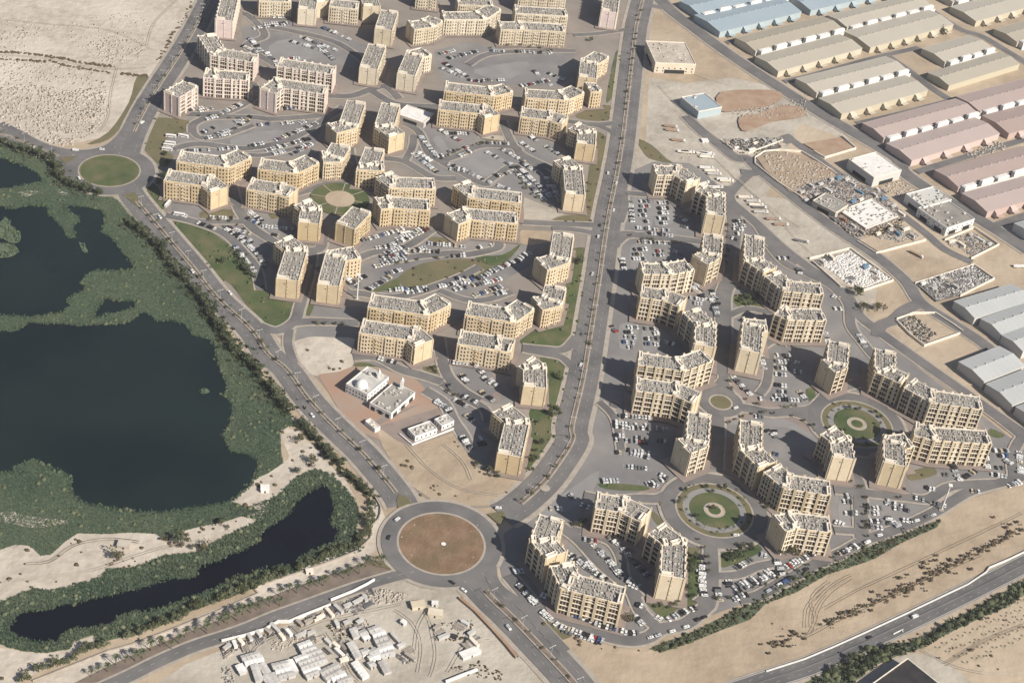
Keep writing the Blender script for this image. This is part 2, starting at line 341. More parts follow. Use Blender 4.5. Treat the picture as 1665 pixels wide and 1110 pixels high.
# middle district ground and east district ground
DMID = 'P 348,-60 345,0 R1 1340,200 1200,400 1100,560 980,760 900,860 900,930 980,1040 A 990,250 960,340 1000,420 1100,540 1250,700 1400,900 1560,1110 C4 200,260 280,350 420,480 460,560 600,680 740,840 900,980 D 60,200 200,330 330,500 420,600 560,700 720,735 880,735 1000,730 1120,660 1250,530 1330,390 1380,250 1420,0 C3 1060,900 1150,560 1200,300 1240,100 C2 1360,1100 1400,640 1450,440 1500,100 R3 1560,400 1620,100 P 1036,-60'
sheet('district_ground', DMID, 'district')
DEAST = 'F1 60,250 250,170 480,180 600,260 700,400 900,560 1200,830 1400,1000 1500,1080 F4 620,160 760,290 1000,480 1300,700 1620,950 1800,1100 F5 1700,520 1540,570 1300,640 1100,740 900,820 620,910 F3 1100,890 760,1080 F6 1390,880 1240,970 1000,1050 830,1070 620,1010 400,960 280,870 150,740 60,620 40,520 70,400 P 820,866 860,840 905,805 945,760 962,700 970,640 985,540 1000,400 1010,310'
sheet('district_ground', DEAST, 'lot')

ROADS = []   # (path, width, verge width, material)
def road(s, wd, verge=2.5, m='asphalt', n=6): ROADS.append((path(s, n), wd, verge, m))
AV = 'P 1054,-60 1047,-10 R3 1655,120 1632,250 C2 1560,150 1520,400 1470,650 1430,900 1405,1080 C3 1270,400 1220,700 1150,1000 D 1470,300 1380,450 1270,590 1110,730 P 815,838'
SW = 'A 820,330 860,400 940,500 1060,640 1240,850 1400,1050 C4 190,380 300,540 420,640 560,830 720,1000 D 90,360 200,480 330,640 P 655,822'
NW = 'P 375,-60 R1 1352,0 1250,200 1130,400 1000,600 900,780 840,920 P 205,258'
WR = 'R1 -300,820 0,868 120,910 250,965 400,1020 P 125,270'
SE = 'P 770,940 800,974 835,1007 883,1057 930,1108 960,1150'
BW = 'S 1230,400 1100,430 900,490 700,560 520,625 340,690 160,765 0,820 L 1300,860 1180,905 1000,985 850,1060 720,1120 500,1220'
HW = 'H -500,1268 0,1096 250,1016 440,938 640,848 900,726 1130,616 1300,533 1420,473 1540,413 1665,348 2000,178'
road(AV, 26, 5); road(SW, 24, 4); road(NW, 24, 4); road(WR, 20, 4); road(SE, 27, 5); road(BW, 9.5, 2.5); road(HW, 16, 2.2, 'asphalt_dark')
road('R1 0,800 120,860 250,930 400,975 560,985 700,950 800,860 870,730 920,640', 9, 2, 'asphalt')
# industrial roads
road('R4 60,-90 190,60 370,200 560,340 830,520 1130,710 1400,870 1665,1030 I 870,220 1000,320 1250,470 1500,620 1700,750', 17, 4)
road('R4 300,750 400,850 520,940 620,1020 700,1030 I 0,260 400,570 700,770 900,940 1000,1080 F4 1000,30 1200,180 1370,290 1500,390 1665,500 1900,650', 13, 3)
road('I -160,240 -60,240 0,150 60,60 150,30 120,0', 12, 2)
road('I 150,20 250,90 400,200 500,270', 9, 1)
road('I 640,330 760,420 900,530 1040,640 1160,740 1330,820', 9, 1)
road('F1 600,300 720,410 900,560 1050,700 1200,820 1400,960 1500,1040 F4 600,130 750,250 1000,430 1300,640 1600,850 1800,980', 11, 3)
road('F4 720,270 740,200 830,160 900,100 1000,50', 12, 1)
road('R5 100,-200 900,-20 1050,60 1250,190 1400,240 1600,360 1800,480', 10, 2)
road('R5 780,360 900,440 1100,590 1250,680', 9, 1)
road('R4 -20,60 60,40 190,60', 9, 1); road('R4 930,530 1100,490 1500,380 1800,310', 8, 1); road('R4 560,280 800,230 1100,150 1700,0', 7, 1); road('R4 1400,800 1700,730 2200,600', 8, 1)
road('I 970,240 1200,170 1700,20', 9, 1); road('I 1430,600 1700,510', 9, 1)
# streets of the middle district
road('R3 1570,780 1480,800 1350,805 1240,790 1100,770', 8); road('R3 1500,860 1440,830 1380,810 1240,790', 7)
road('R2 1050,620 1250,620 1400,620 1600,560 1700,640', 9); road('R3 -60,590 40,650 130,680 330,690 480,700', 9)
road('R2 320,740 480,740 600,720 720,660 780,600 740,520', 9); road('R2 370,860 380,800 500,760 760,760 900,770 1250,740 1340,690', 8)
road('R2 370,850 420,890 560,880 760,810', 6); road('R2 250,960 420,930 700,960 1000,900 1240,760 1330,700', 8)
road('R2 700,1000 860,1000 1130,930', 6); road('R2 640,80 720,100 800,170 830,240 720,300 900,420', 8); road('R2 800,170 1000,200 1300,280 1500,420', 8)
road('R3 1240,230 1400,220 1600,190', 7); road('R3 560,420 700,350 1000,330 1250,330', 8)
road('R3 130,790 240,850 300,980 380,1040 500,1110', 8); road('C2 380,330 500,290 640,230 860,240 900,290 1080,420 1130,560', 8)
road('R3 780,780 830,900 900,990 1100,1090', 8); road('C2 0,310 150,330 330,430 480,440', 8); road('C2 150,330 200,240 210,160', 7)
road('C2 360,300 640,470 720,440 860,360 1000,500', 7)
road('C2 1480,730 1400,740 1100,730 900,720', 8); road('C2 1450,870 1380,800 1250,770 1100,760', 7)
road('C2 0,920 160,880 300,790 340,760', 8); road('C2 0,980 250,940 480,920 560,930 740,890 760,850', 8)
road('C1 1290,0 1300,120 1320,260 1250,300 1050,350 940,380', 10); road('C1 1320,260 1400,330 1480,380', 8)
road('C1 540,290 560,400 600,500 680,600 800,680 900,740', 9); road('C1 330,560 480,560 620,560', 7)
road('C1 120,520 300,560 500,640 620,760 700,860 730,1000', 8); road('C1 1060,760 1040,900 1010,1000 980,1110 C4 500,230 470,330 360,390 250,360', 9)
road('C1 1130,640 1100,740 1060,760 900,740', 9); road('C4 470,340 600,330 880,340', 9); road('C1 1250,850 1450,760 1665,740', 8)
road('C4 620,-20 800,130 900,150 1150,170 1500,60 1665,-20', 8); road('C4 440,380 430,480 470,600', 7)
road('C4 850,560 1000,560 1160,640 1300,680 1420,720', 9); road('C4 1400,430 1420,560 1460,680 1560,780 1665,840', 9)
road('D 520,-20 640,60 700,170 760,260 800,340', 9); road('D 640,-60 760,20 900,100 930,180', 8)
road('C3 1180,430 1100,510 980,510 830,495', 8); road('C3 1150,620 1080,560 960,535 830,510', 7); road('C3 300,130 460,190 600,190 760,140', 7)
# streets of the east district
road('F1 10,640 40,620 100,640 220,660 400,670 560,690', 9); road('F1 0,720 20,690 80,650 200,645', 8); road('F1 30,560 60,460 60,380 120,380 320,400 400,470', 8)
road('F1 700,330 740,440 770,560 760,700 750,900 F2 700,0 700,200 690,420 690,520', 14); road('F1 870,250 730,420 900,560 1000,700 1180,830', 9)
road('F1 1000,720 1100,830 1250,900 1400,980 F4 530,60 550,200 620,300 720,420 900,580', 9); road('F2 700,150 850,90 1000,110 1080,60', 7)
road('F2 590,640 690,560 700,520', 8); road('F2 780,720 900,740 1000,760 1150,750 1280,730 1400,620 1560,570', 10); road('F2 1150,760 1250,800 1310,880', 8)
road('F2 690,540 720,600 780,700', 8); road('F2 600,700 640,790 700,810', 7); road('F2 1000,380 980,560 930,640', 7); road('F2 960,330 1060,280 1130,330', 6)
road('F3 -360,420 -200,450 0,440 120,440 200,400', 9); road('F2 -30,700 20,720', 7)
road('F3 490,250 490,180 500,0 490,-160', 12); road('F3 860,500 760,480 700,430 640,360', 8); road('F3 460,700 470,900 460,1040 380,1120', 9)
road('F6 1410,430 1405,600 1400,780 1370,830 1250,930 1090,965 1000,1020 850,1035 600,965 480,900 350,860 250,780 170,690 110,620', 10)
road('F6 440,300 560,390 700,540 830,650 900,720 960,850 1060,950', 9); road('F6 640,360 760,400 830,500 850,620 950,760', 7); road('F6 480,330 560,330 720,370', 6)
road('F6 -10,560 0,640 60,720 180,800 260,880 350,980 470,1110', 9, 1)
road('F3 500,940 640,930 760,880 860,860', 7); road('F3 640,1090 760,1070 900,990 1000,940 1100,880 1300,790 1440,715 F5 620,915 900,815 1100,720 1300,600 1500,540 1800,460', 9)
road('F5 620,900 610,700 600,560 560,480', 11); road('F5 440,580 620,600 900,630 1050,640 1200,560 1500,540', 9); road('F5 440,840 600,850', 7); road('F5 1665,250 1500,120 1330,0', 9)
road('F5 1600,540 1590,380 1640,260 1720,220', 8); road('F2 -100,690 0,800 40,1000', 6)
def gravel(): pass
lots = ['R2 330,760 520,740 700,700 900,760 1240,760 1140,960 1130,1010 1000,1010 700,1010 200,1000 190,880 330,840', 'R3 210,800 380,830 600,850 830,900 1000,880 1130,940 1140,1090 C2 1180,560 1170,660 940,540 760,520 360,430 120,370 170,300 230,200',
        'R2 680,180 900,110 1200,180 1500,300 1400,420 900,420 700,320', 'R3 340,330 560,270 800,320 1230,310 1260,480 1140,560 700,540 380,520', 'A 1100,420 1340,430 1300,520 1480,540 1640,640 1665,900 1500,700 1300,560 1110,510',
        'C1 560,560 640,480 800,500 960,640 820,680 760,860 690,900 600,720 400,600', 'C1 1350,680 1665,600 C2 330,740 560,830 760,830 760,880 940,860 1080,800 960,1000 760,1110 C4 1500,170 1300,150 1000,150 800,130 780,0 1000,-60 C1 1380,760',
        'C3 380,590 600,610 660,700 800,880 700,860 640,860 400,760', 'C4 1300,680 1480,700 1620,800 D 1000,200 1000,400 950,500 830,400 760,260 640,100 520,20', 'C4 540,200 780,230 920,230 900,330 640,300 560,280', 'C4 500,350 860,360 880,440 640,450 480,440',
        'C4 940,540 1130,560 1200,640 1080,650 900,590']
for s in lots: sheet('parking_lot', s, 'lot')
for s in ['R2 640,880 900,840 960,860 880,900 700,960 620,940', 'C2 560,260 680,250 860,370 790,400 700,430 560,390 430,340', 'R3 600,450 870,400 960,420 830,510 650,490', 'R2 860,300 1000,250 1220,330 1060,400 900,370', 'R3 330,900 380,880 430,960 400,990',
          'F6 690,-60 640,90 480,200 300,230 400,130 560,20', 'F1 110,400 230,400 240,580 140,590', 'F1 250,400 380,470 370,570 260,580', 'F1 100,710 230,700 220,880 110,870', 'F2 30,190 150,190 120,340 30,340', 'F2 180,200 280,200 280,350 180,350',
          'F5 640,650 780,640 760,720 660,720', 'F3 1290,420 1390,410 1400,620 1290,620', 'F2 700,830 780,770 1000,770 1180,770 1300,880 1250,910 1100,850']:
    sheet('paved_court', s, 'court', 2)
for s in ['F2 720,560 780,530 900,640 1100,710 1240,700 1330,640 1500,620 1400,640 1280,700 1200,740 1000,745 860,700 780,640', 'F2 590,560 650,480 660,530 620,600 560,620', 'F3 0,390 130,350 240,300 440,230 440,270 200,370 120,410 0,410', 'F5 880,120 1060,190 940,200', 'F5 380,500 620,520 640,570 800,600 780,620 600,570 430,560',
          'F2 700,840 780,770 1000,765 1180,770 1300,860 1240,880 1100,800 800,800', 'D 1000,-20 940,20 1000,60', 'C1 540,290 640,300 630,340 560,360', 'C1 1380,270 1500,330 1500,380 1420,360']:
    sheet('pink_paving', s, 'paver', 3)
# lawns and planting beds
LAWN = [('grass_dry', 'R1 980,760 1240,785 1200,850 1080,890 1060,960 1120,1010 1060,1080 990,1030 910,930 930,830'),
        ('grass', 'C1 150,520 250,550 400,620 540,720 620,830 680,920 720,960 820,1045 930,1080 C4 470,200 450,280 400,340 330,365 250,340 180,250 60,90 C1 430,900 300,760 220,640'),
        ('grass', 'C1 0,300 60,330 110,440 90,480 20,420 0,380'), ('grass', 'C3 1120,20 1250,20 1240,200 1210,330 1180,420 1100,490 850,480 820,440 900,380 1090,300 1110,100'),
        ('grass', 'C3 940,550 1030,560 1110,600 1140,660 1120,800 1060,1040 D 1330,370 1260,470 1180,540 1130,500 1160,400 1210,230 1190,130 C3 900,880 980,870 1000,700'),
        ('grass_dry', 'C2 1390,140 1450,170 1470,220 1440,460 1380,640 1320,650 1340,360 1380,260'), ('grass_dry', 'C2 1110,700 1200,675 1320,675 1390,690 1330,730 1210,740 1130,730'),
        ('grass', 'C2 1240,890 1350,900 1340,1000 1320,1110 1200,1110 1210,1000'), ('grass_dry', 'C2 90,1095 180,1020 330,970 560,955 700,985 690,1040 500,1090 C4 1600,40 1400,80 1200,110 1140,70'),
        ('grass', 'C4 960,140 1130,50 1150,100 1180,130 1060,130'), ('grass', 'C2 600,940 780,930 900,860 800,980 700,1000'), ('grass_dry', 'C2 300,820 400,820 490,860 380,880'),
        ('grass_dry', 'R3 1260,760 1290,700 1440,680 1520,700 1460,780'), ('grass_dry', 'C1 350,490 540,480 550,520 360,540'), ('grass_dry', 'C1 780,490 860,520 800,540'),
        ('grass', 'F2 750,0 1010,-10 940,90 830,90 770,50'), ('grass', 'F3 520,880 530,790 600,750 720,720 790,770 640,850'), ('grass', 'F6 1270,450 1340,490 1310,790 1220,830 1240,700 1260,560'),
        ('grass', 'F6 990,760 1230,800 1200,830 1100,885 1030,830'), ('grass', 'F6 110,720 170,700 260,830 230,840'), ('grass_dry', 'F6 240,850 300,840 420,960 520,1000 420,1030 310,950'),
        ('grass_dry', 'F5 1040,380 1130,360 1230,400 1120,440'), ('grass_dry', 'F5 920,470 1060,430 1100,480 940,520'), ('grass', 'F3 320,830 400,790 400,860 330,1000 270,1100'), ('grass', 'F6 700,20 990,40 980,70 740,60'),
        ('grass_dry', 'F6 1040,200 1100,270 1080,300 1030,240'), ('grass_dry', 'F6 1270,430 1340,450 1280,480'), ('grass', 'C4 540,270 560,220 600,210 570,290'), ('grass_dry', 'C4 1300,620 1420,620 1410,660 1330,660'),
        ('grass', 'R3 1510,340 1570,340 1530,560 1480,640 1450,640'), ('grass_dry', 'R3 640,890 700,870 800,880 810,910 700,910'),
        ('grass_dry', 'F1 230,60 330,150 370,180 220,150 150,60 110,10'), ('grass', 'F4 1450,860 1540,900 1500,920 1440,900'), ('grass', 'F2 1230,610 1280,600 1290,660 1250,680'), ('grass', 'C4 860,600 960,600 1120,680 900,640')]
for m, s in LAWN: sheet('lawn' if m == 'grass' else 'dry_lawn', s, m, 3)
sheet('sand_lot', 'C4 440,480 560,430 700,430 860,440 900,520 860,560 840,620 760,660 620,680 540,640 480,560', 'sand_pale', 3)
sheet('terracotta_yard', 'C4 620,670 760,650 840,620 1000,620 1250,700 1380,830 1400,900 1240,960 1150,1040 1060,1110 900,1040 760,900', 'terracotta')
sheet('pale_yard', 'C4 990,1010 1250,930 1390,890 1500,940 1500,1060 D 420,350 300,330 180,200 240,140 500,60', 'paver')
sheet('sand_lot', 'D 200,200 330,300 430,345 700,250 760,340 800,400 860,480 980,540 1060,530 1200,540 1180,600 1000,715 860,725 700,715 560,680 440,600 340,500 240,330', 'sand')
sheet('sand_lot', 'C2 920,560 1180,665 1100,700 1060,730 900,710', 'sand_grey'); sheet('sand_lot', 'C2 900,770 1100,780 1080,850 950,870 870,850 880,800', 'sand')
sheet('sand_lot', 'R3 620,860 700,870 800,880 790,910 620,890', 'sand_grey'); sheet('sand_lot', 'F4 600,120 700,80 760,130 740,200 740,260 620,200 590,150', 'sand')
# bottom-right desert band tracks and lower compounds
sheet('hedge_strip', 'F6 1010,1090 1110,1045 1250,1000 1400,925 1665,800 H 60,470 200,420 400,350 620,240 720,205 900,140 1050,80 1130,65 1100,110 880,205 720,300 640,335 500,380 400,410 200,525 0,600 F6 1665,900 1500,960 1300,1040 1100,1110', 'marsh')
BELT = 'H 250,1110 400,1040 560,930 640,890 760,880 880,860 1000,830 1160,730 1250,680 1400,600 1560,510 1665,450 1800,380 1800,470 1665,540 1560,615 1400,685 1250,755 1100,830 1000,885 850,935 700,1000 560,1110 400,1200'
sheet('green_belt', BELT, 'marsh')
sheet('yard_ground', 'H 560,1110 760,980 920,920 1060,930 1200,1000 1330,1110 1300,1300 600,1300', 'sand_grey')
sheet('palm_bed', 'S 1090,340 1100,385 900,440 700,530 480,620 300,700 200,740 0,785 L 1300,830 1100,910 900,1000 700,1080 600,1110 480,1110 700,1000 950,890 1200,790 1450,690 1600,630 S 60,640 300,560 480,490 620,440 800,380 960,320 1050,320', 'bed')
# the roads themselves: pale verge first, then asphalt
for p, wd, vg, m in ROADS: strip('pavement', p, wd + 2 * vg * 0.8, 'kerb')
for c, r, r2 in (('P 717.5,884', 33, 44.5), ('P 178,278.6', 29, 42), ('P 1161.4,830.2', 31, 42), ('P 1393,690', 31, 41), ('P 1171.5,655', 10.4, 19)):
    disc('pavement', c, r2 + 3, 'kerb')
for p, wd, vg, m in ROADS: strip('road', p, wd, m)
for c, r, r2, kind in (('P 717.5,884', 33, 44.5, 0), ('P 178,278.6', 29, 42, 1), ('P 1161.4,830.2', 31, 42, 2), ('P 1393,690', 31, 41, 2), ('P 1171.5,655', 10.4, 19, 3)):
    disc('road', c, r2, 'asphalt')
    disc('kerb', c, r, 'kerb')
    if kind == 0: disc('roundabout_island', c, r - 1.6, 'earth')
    if kind == 1: disc('roundabout_island', c, r - 1.3, 'grass_dry'); disc('roundabout_lawn', c, r - 2.6, 'grass')
    if kind == 3: disc('roundabout_island', c, r - 1.6, 'grass_dry')
    if kind == 2:
        disc('roundabout_bed', c, r - 1.3, 'grass_dry'); disc('ring_path', c, r - 6, 'court'); disc('roundabout_lawn', c, r - 11, 'grass'); disc('garden_path', c, 8.5, 'kerb'); disc('garden_path', c, 6.8, 'sand'); disc('flower_bed', c, 5.0, 'grass')
for s in ['D 335,690 345,740 440,705 400,670 350,650', 'D 920,780 1000,850 1040,800 1020,760', 'S 1100,385 1040,335 960,320 930,345', 'F3 120,455 150,470 130,490', 'R1 460,1040 500,1010 380,1020 420,1060', 'A 790,390 870,370 900,430 940,500 880,460']:
    sheet('traffic_island', s, 'grass_dry')
disc('garden_lawn', 'C1 1240,415', 28, 'grass'); disc('garden_path', 'C1 1240,415', 14, 'sand')
for k in range(8):
    a = k * math.pi / 4; c = W('C1 1240,415')[0]
    strip('garden_path', [(c[0] + 13 * math.cos(a), c[1] + 13 * math.sin(a)), (c[0] + 28 * math.cos(a), c[1] + 28 * math.sin(a))], .8, 'kerb')
# medians and lane lines
MT['wear'] = mat('tyre_worn_asphalt', (0.118, 0.113, 0.112), 0.8, (0.15, 0.142, 0.138), 0.15, 9)
def raised(name, pts, wd, h, m, z=None, kind='structure'):
    L = offset(pts, wd / 2); R = offset(pts, -wd / 2); z = ZC[0] if z is None else z; b = MB()
    for i in range(len(pts) - 1):
        b.quad((*R[i], z + h), (*R[i + 1], z + h), (*L[i + 1], z + h), (*L[i], z + h))
        b.quad((*R[i], z - .3), (*R[i + 1], z - .3), (*R[i + 1], z + h), (*R[i], z + h))
        b.quad((*L[i + 1], z - .3), (*L[i], z - .3), (*L[i], z + h), (*L[i + 1], z + h))
    for q in (0, -1): b.quad((*R[q], z - .3), (*L[q], z - .3), (*L[q], z + h), (*R[q], z + h))
    o = b.obj(name, m); o['kind'] = kind; return o
def trim(pts, a, c): return pts[int(len(pts) * a):max(2, int(len(pts) * c))]
MED = [(trim(path(AV), 0, .93), 4.4), (trim(path(SW), .1, .93), 4.0), (trim(path(NW), 0, .8), 3.2), (trim(path(WR), 0, .8), 3.0), (trim(path(SE), .15, 1), 5.5)]
for p, wd in MED:
    raised('median', p, wd, 0.15, 'kerb'); raised('median_bed', p, wd - 2.0, 0.2, 'bed')
raised('median', trim(path(HW), 0, 1), 1.1, 0.12, 'asphalt')
def dashes(name, pts, off, ln=3, gap=6, wd=0.25):
    b = MB(); p = offset(pts, off)
    for x, y, a in walk(p, ln + gap): b.box(x, y, ZC[0] + .004, ln, wd, .006, a)
    o = b.obj(name, 'mark'); o['kind'] = 'structure'
for p, offs in ((path(AV), (-7.5, 7.5)), (path(SW), (-7, 7)), (path(NW), (-7, 7)), (path(HW), (-4, 4)), (path(SE), (-8, 8)), (path(BW), (0,))):
    for q in offs: dashes('lane_marking', p, q)
for p, q in ((path(HW), 7.4), (path(HW), -7.4)):
    raised('edge_line', offset(p, q), 0.35, 0.01, 'mark')

# ------------------------------------------------------------------ apartment blocks
H0 = 20.0
def norm(v): return v / (np.linalg.norm(v) + 1e-9)
def apartment(label, s, style='yellow', wd=20.0, H=H0, sty=5, cat='apartment building'):
    C = W(s, H)
    # lengthen the free ends a little so the drawn centreline reaches the end wall
    L = offset(C, wd / 2); R = offset(C, -wd / 2)
    base = C[len(C) // 2]; bx, by = base
    root = empty('apartment_building', (bx, by, 0), label, cat, 'apartment blocks of the two housing districts')
    rel = lambda p: (p[0] - bx, p[1] - by)
    Lr = [rel(p) for p in L]; Rr = [rel(p) for p in R]; Cr = [rel(p) for p in C]
    ring = Rr + Lr[::-1]                               # counter-clockwise
    N = len(ring)
    wallm = {'yellow': 'yellow', 'cream': 'cream', 'loggia': 'ochre', 'pink': 'pink'}[style]
    # inner ring for the parapet
    def inset(r, d):
        out = []
        for i in range(len(r)):
            a, p, c = np.array(r[i - 1]), np.array(r[i]), np.array(r[(i + 1) % len(r)])
            t1, t2 = norm(p - a), norm(c - p); n1 = np.array([-t1[1], t1[0]]); n2 = np.array([-t2[1], t2[0]])
            n = norm(n1 + n2); k = d / max(0.45, float(n @ n1)); out.append((p[0] + n[0] * k, p[1] + n[1] * k))
        return out
    inn = inset(ring, 0.8 if style == 'loggia' else 0.6)
    b = MB()
    for i in range(N):
        j = (i + 1) % N; b.quad((*ring[i], 0), (*ring[j], 0), (*ring[j], H), (*ring[i], H))
    b.obj('wall', wallm, root)
    b = MB()
    for i in range(N):
        j = (i + 1) % N
        b.quad((*ring[i], H), (*ring[j], H), (*inn[j], H), (*inn[i], H)); b.quad((*inn[j], H - 1.1), (*inn[i], H - 1.1), (*inn[i], H), (*inn[j], H))
    for q in range(len(Cr)):                            # cross walls over the roof at bends and ends
        pass
    b.obj('parapet', 'trim', root)
    b = MB()
    for i in range(len(Cr) - 1):
        q = [inn[i], inn[i + 1], inn[N - 2 - i], inn[N - 1 - i]]
        b.quad(*[(*p, H - 1.1) for p in q])
    b.obj('roof', 'roofdeck', root)
    # facades
    win, rec, bay, bal, cor = MB(), MB(), MB(), MB(), MB()
    fh = (H - 1.6) / sty
    def facade(p, q, ends=False):
        p, q = np.array(p), np.array(q); Ln = np.linalg.norm(q - p); t = norm(q - p); n = np.array([t[1], -t[0]]); a = math.atan2(t[1], t[0])
        if Ln < 6: return
        def quad(m, u, z, w_, h_, d=0.06):
            c = p + t * u + n * d; e = t * w_ / 2
            m.quad((*(c - e), z), (*(c + e), z), (*(c + e), z + h_), (*(c - e), z + h_))
        if ends:
            quad(win, Ln * .38, H - 5, 1.4, 0.8)
            for k in range(sty): quad(win, Ln * .5 + .4, k * fh + 1.4, 0.7, 0.9)
            c = p + t * Ln * .5 + n * .22; bay.box(c[0], c[1], 0, .7, .45, H + .25, a)
            for u in (0.5, Ln - .5):
                c = p + t * u + n * .2; bay.box(c[0], c[1], 0, .9, .4, H + .3, a)
            return
        nb = max(1, round(Ln / (8.6 if style in ('loggia', 'pink') else 11.0))); step = Ln / nb
        c = (p + q) / 2 + n * .25
        cor.box(c[0], c[1], H - fh * .55 - 1, Ln, .5, .4, a); cor.box(c[0], c[1], fh + .1, Ln, .3, .35, a)
        for k in range(nb):
            u0 = (k + .5) * step
            if style in ('loggia', 'pink'):
                for e in (-1, 1):                        # narrow pilaster towers either side of the loggia stack
                    c = p + t * (u0 + e * step * .44) + n * .5
                    bay.box(c[0], c[1], 0, 1.0, 1.0, H + .9, a)
                tall = k % 3 == 2
                for f in range(sty):
                    z = f * fh + 1.0
                    for e in (-1, 0, 1):
                        if e == 0 and tall: continue
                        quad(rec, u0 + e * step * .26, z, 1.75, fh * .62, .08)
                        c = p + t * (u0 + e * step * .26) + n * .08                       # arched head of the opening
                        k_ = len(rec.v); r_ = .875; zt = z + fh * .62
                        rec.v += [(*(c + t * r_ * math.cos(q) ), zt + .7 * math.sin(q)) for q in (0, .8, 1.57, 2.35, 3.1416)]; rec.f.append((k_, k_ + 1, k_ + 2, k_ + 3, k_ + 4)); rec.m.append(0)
                    c = p + t * u0 + n * .35; bal.box(c[0], c[1], z - .75, step * .76, .7, .55, a, bottom=True)
            else:
                proj = (k % 3 != 1)
                d = 0.9 if proj else 0.0
                if proj:
                    c = p + t * u0 + n * d / 2; bay.box(c[0], c[1], 0, step * .62, d, H - 1.2, a)
                for f in range(sty):
                    z = f * fh + 1.0
                    for e in (-.36, -.12, .12, .36):
                        dd = (d if abs(e) < .3 else 0) + .06
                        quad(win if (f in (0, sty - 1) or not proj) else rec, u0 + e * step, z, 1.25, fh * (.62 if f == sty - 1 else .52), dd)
                    if not proj:
                        c = p + t * u0 + n * .5; bal.box(c[0], c[1], z - .3, step * .3, 1.0, .8, a, bottom=True)
    nC = len(Cr)
    for i in range(nC - 1): facade(Rr[i], Rr[i + 1])
    facade(Rr[-1], Lr[-1], True)
    for i in range(nC - 1, 0, -1): facade(Lr[i], Lr[i - 1])
    facade(Lr[0], Rr[0], True)
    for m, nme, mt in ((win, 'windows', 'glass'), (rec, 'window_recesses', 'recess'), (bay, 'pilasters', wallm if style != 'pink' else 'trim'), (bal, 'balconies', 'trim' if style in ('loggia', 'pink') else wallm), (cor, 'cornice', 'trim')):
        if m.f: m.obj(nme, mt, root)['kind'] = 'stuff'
    # things on the roof
    u = MB(); d = MB(); rz = H - 1.1
    for i in range(nC - 1):
        p, q = np.array(Cr[i]), np.array(Cr[i + 1]); Ln = np.linalg.norm(q - p); t = norm(q - p); n = np.array([-t[1], t[0]]); a = math.atan2(t[1], t[0])
        c = (p + q) / 2; d.box(c[0], c[1], rz, max(1, Ln - 3), .3, .6, a)
        for k in range(1, int(Ln // 9)):
            c = p + t * k * 9; d.box(c[0], c[1], rz, .3, wd * .86, .65, a)
        for off in (-.38, -.27, -.12, .1, .24, .37):
            x = 1.5
            while x < Ln - 1.5:
                if random.random() < .72:
                    c = p + t * x + n * (off * wd + random.uniform(-.5, .5)); s_ = random.choice((.5, .7, .9, 1.3)); 
                    u.box(c[0], c[1], rz, s_ * random.uniform(.9, 1.8), s_ * .8, random.uniform(.7, 1.6), a + random.choice((0, math.pi / 2)))
                x += random.uniform(1.3, 2.8)
    if u.f: u.obj('air_conditioners', 'unit', root)['kind'] = 'stuff'
    if d.f: d.obj('roof_ducts', 'kerb', root)['kind'] = 'stuff'
    def tower(x, y, a, sx, sy, hh):
        m = MB(); th = .65; z0 = H - 1.1
        for dx, dy, ax, ay in ((0, sy / 2 - th / 2, sx, th), (0, -sy / 2 + th / 2, sx, th), (sx / 2 - th / 2, 0, th, sy - 2 * th), (-sx / 2 + th / 2, 0, th, sy - 2 * th)):
            m.box(dx * math.cos(a) - dy * math.sin(a), dx * math.sin(a) + dy * math.cos(a), 0, ax, ay, hh, a)
        m.box(0, 0, 0, sx - 2 * th, sy - 2 * th, hh - 1.0, a)
        m.obj('stair_tower', 'trim', root, (x, y, z0))
    for e in (0, -1):
        p = np.array(Cr[e]); q = np.array(Cr[1 if e == 0 else -2]); t = norm(q - p); n = np.array([-t[1], t[0]]); a = math.atan2(t[1], t[0])
        c = p + t * 1.9 + n * wd * .22; tower(c[0], c[1], a, 3.0, wd * .5, 2.8)
    for i in range(1, nC - 1):
        p = np.array(Cr[i]); t = norm(np.array(Cr[i + 1]) - np.array(Cr[i - 1])); n = np.array([-t[1], t[0]]); a = math.atan2(t[1], t[0])
        for e in (-1, 1):
            c = p + n * e * wd * .40; tower(c[0], c[1], a, 5.5, 3.6, 3.0)
        c = p + n * wd * .05; tower(c[0], c[1], a + .3, 3.4, 8.0, 2.4)
    # paving apron
    pad = 6.0 if style == 'loggia' else 4.5
    e0 = norm(np.array(C[0]) - np.array(C[1])) * pad; e1 = norm(np.array(C[-1]) - np.array(C[-2])) * pad
    APR.append(([tuple(np.array(C[0]) + e0)] + list(C[1:-1]) + [tuple(np.array(C[-1]) + e1)], wd + 2 * pad))
    return root
APR = []
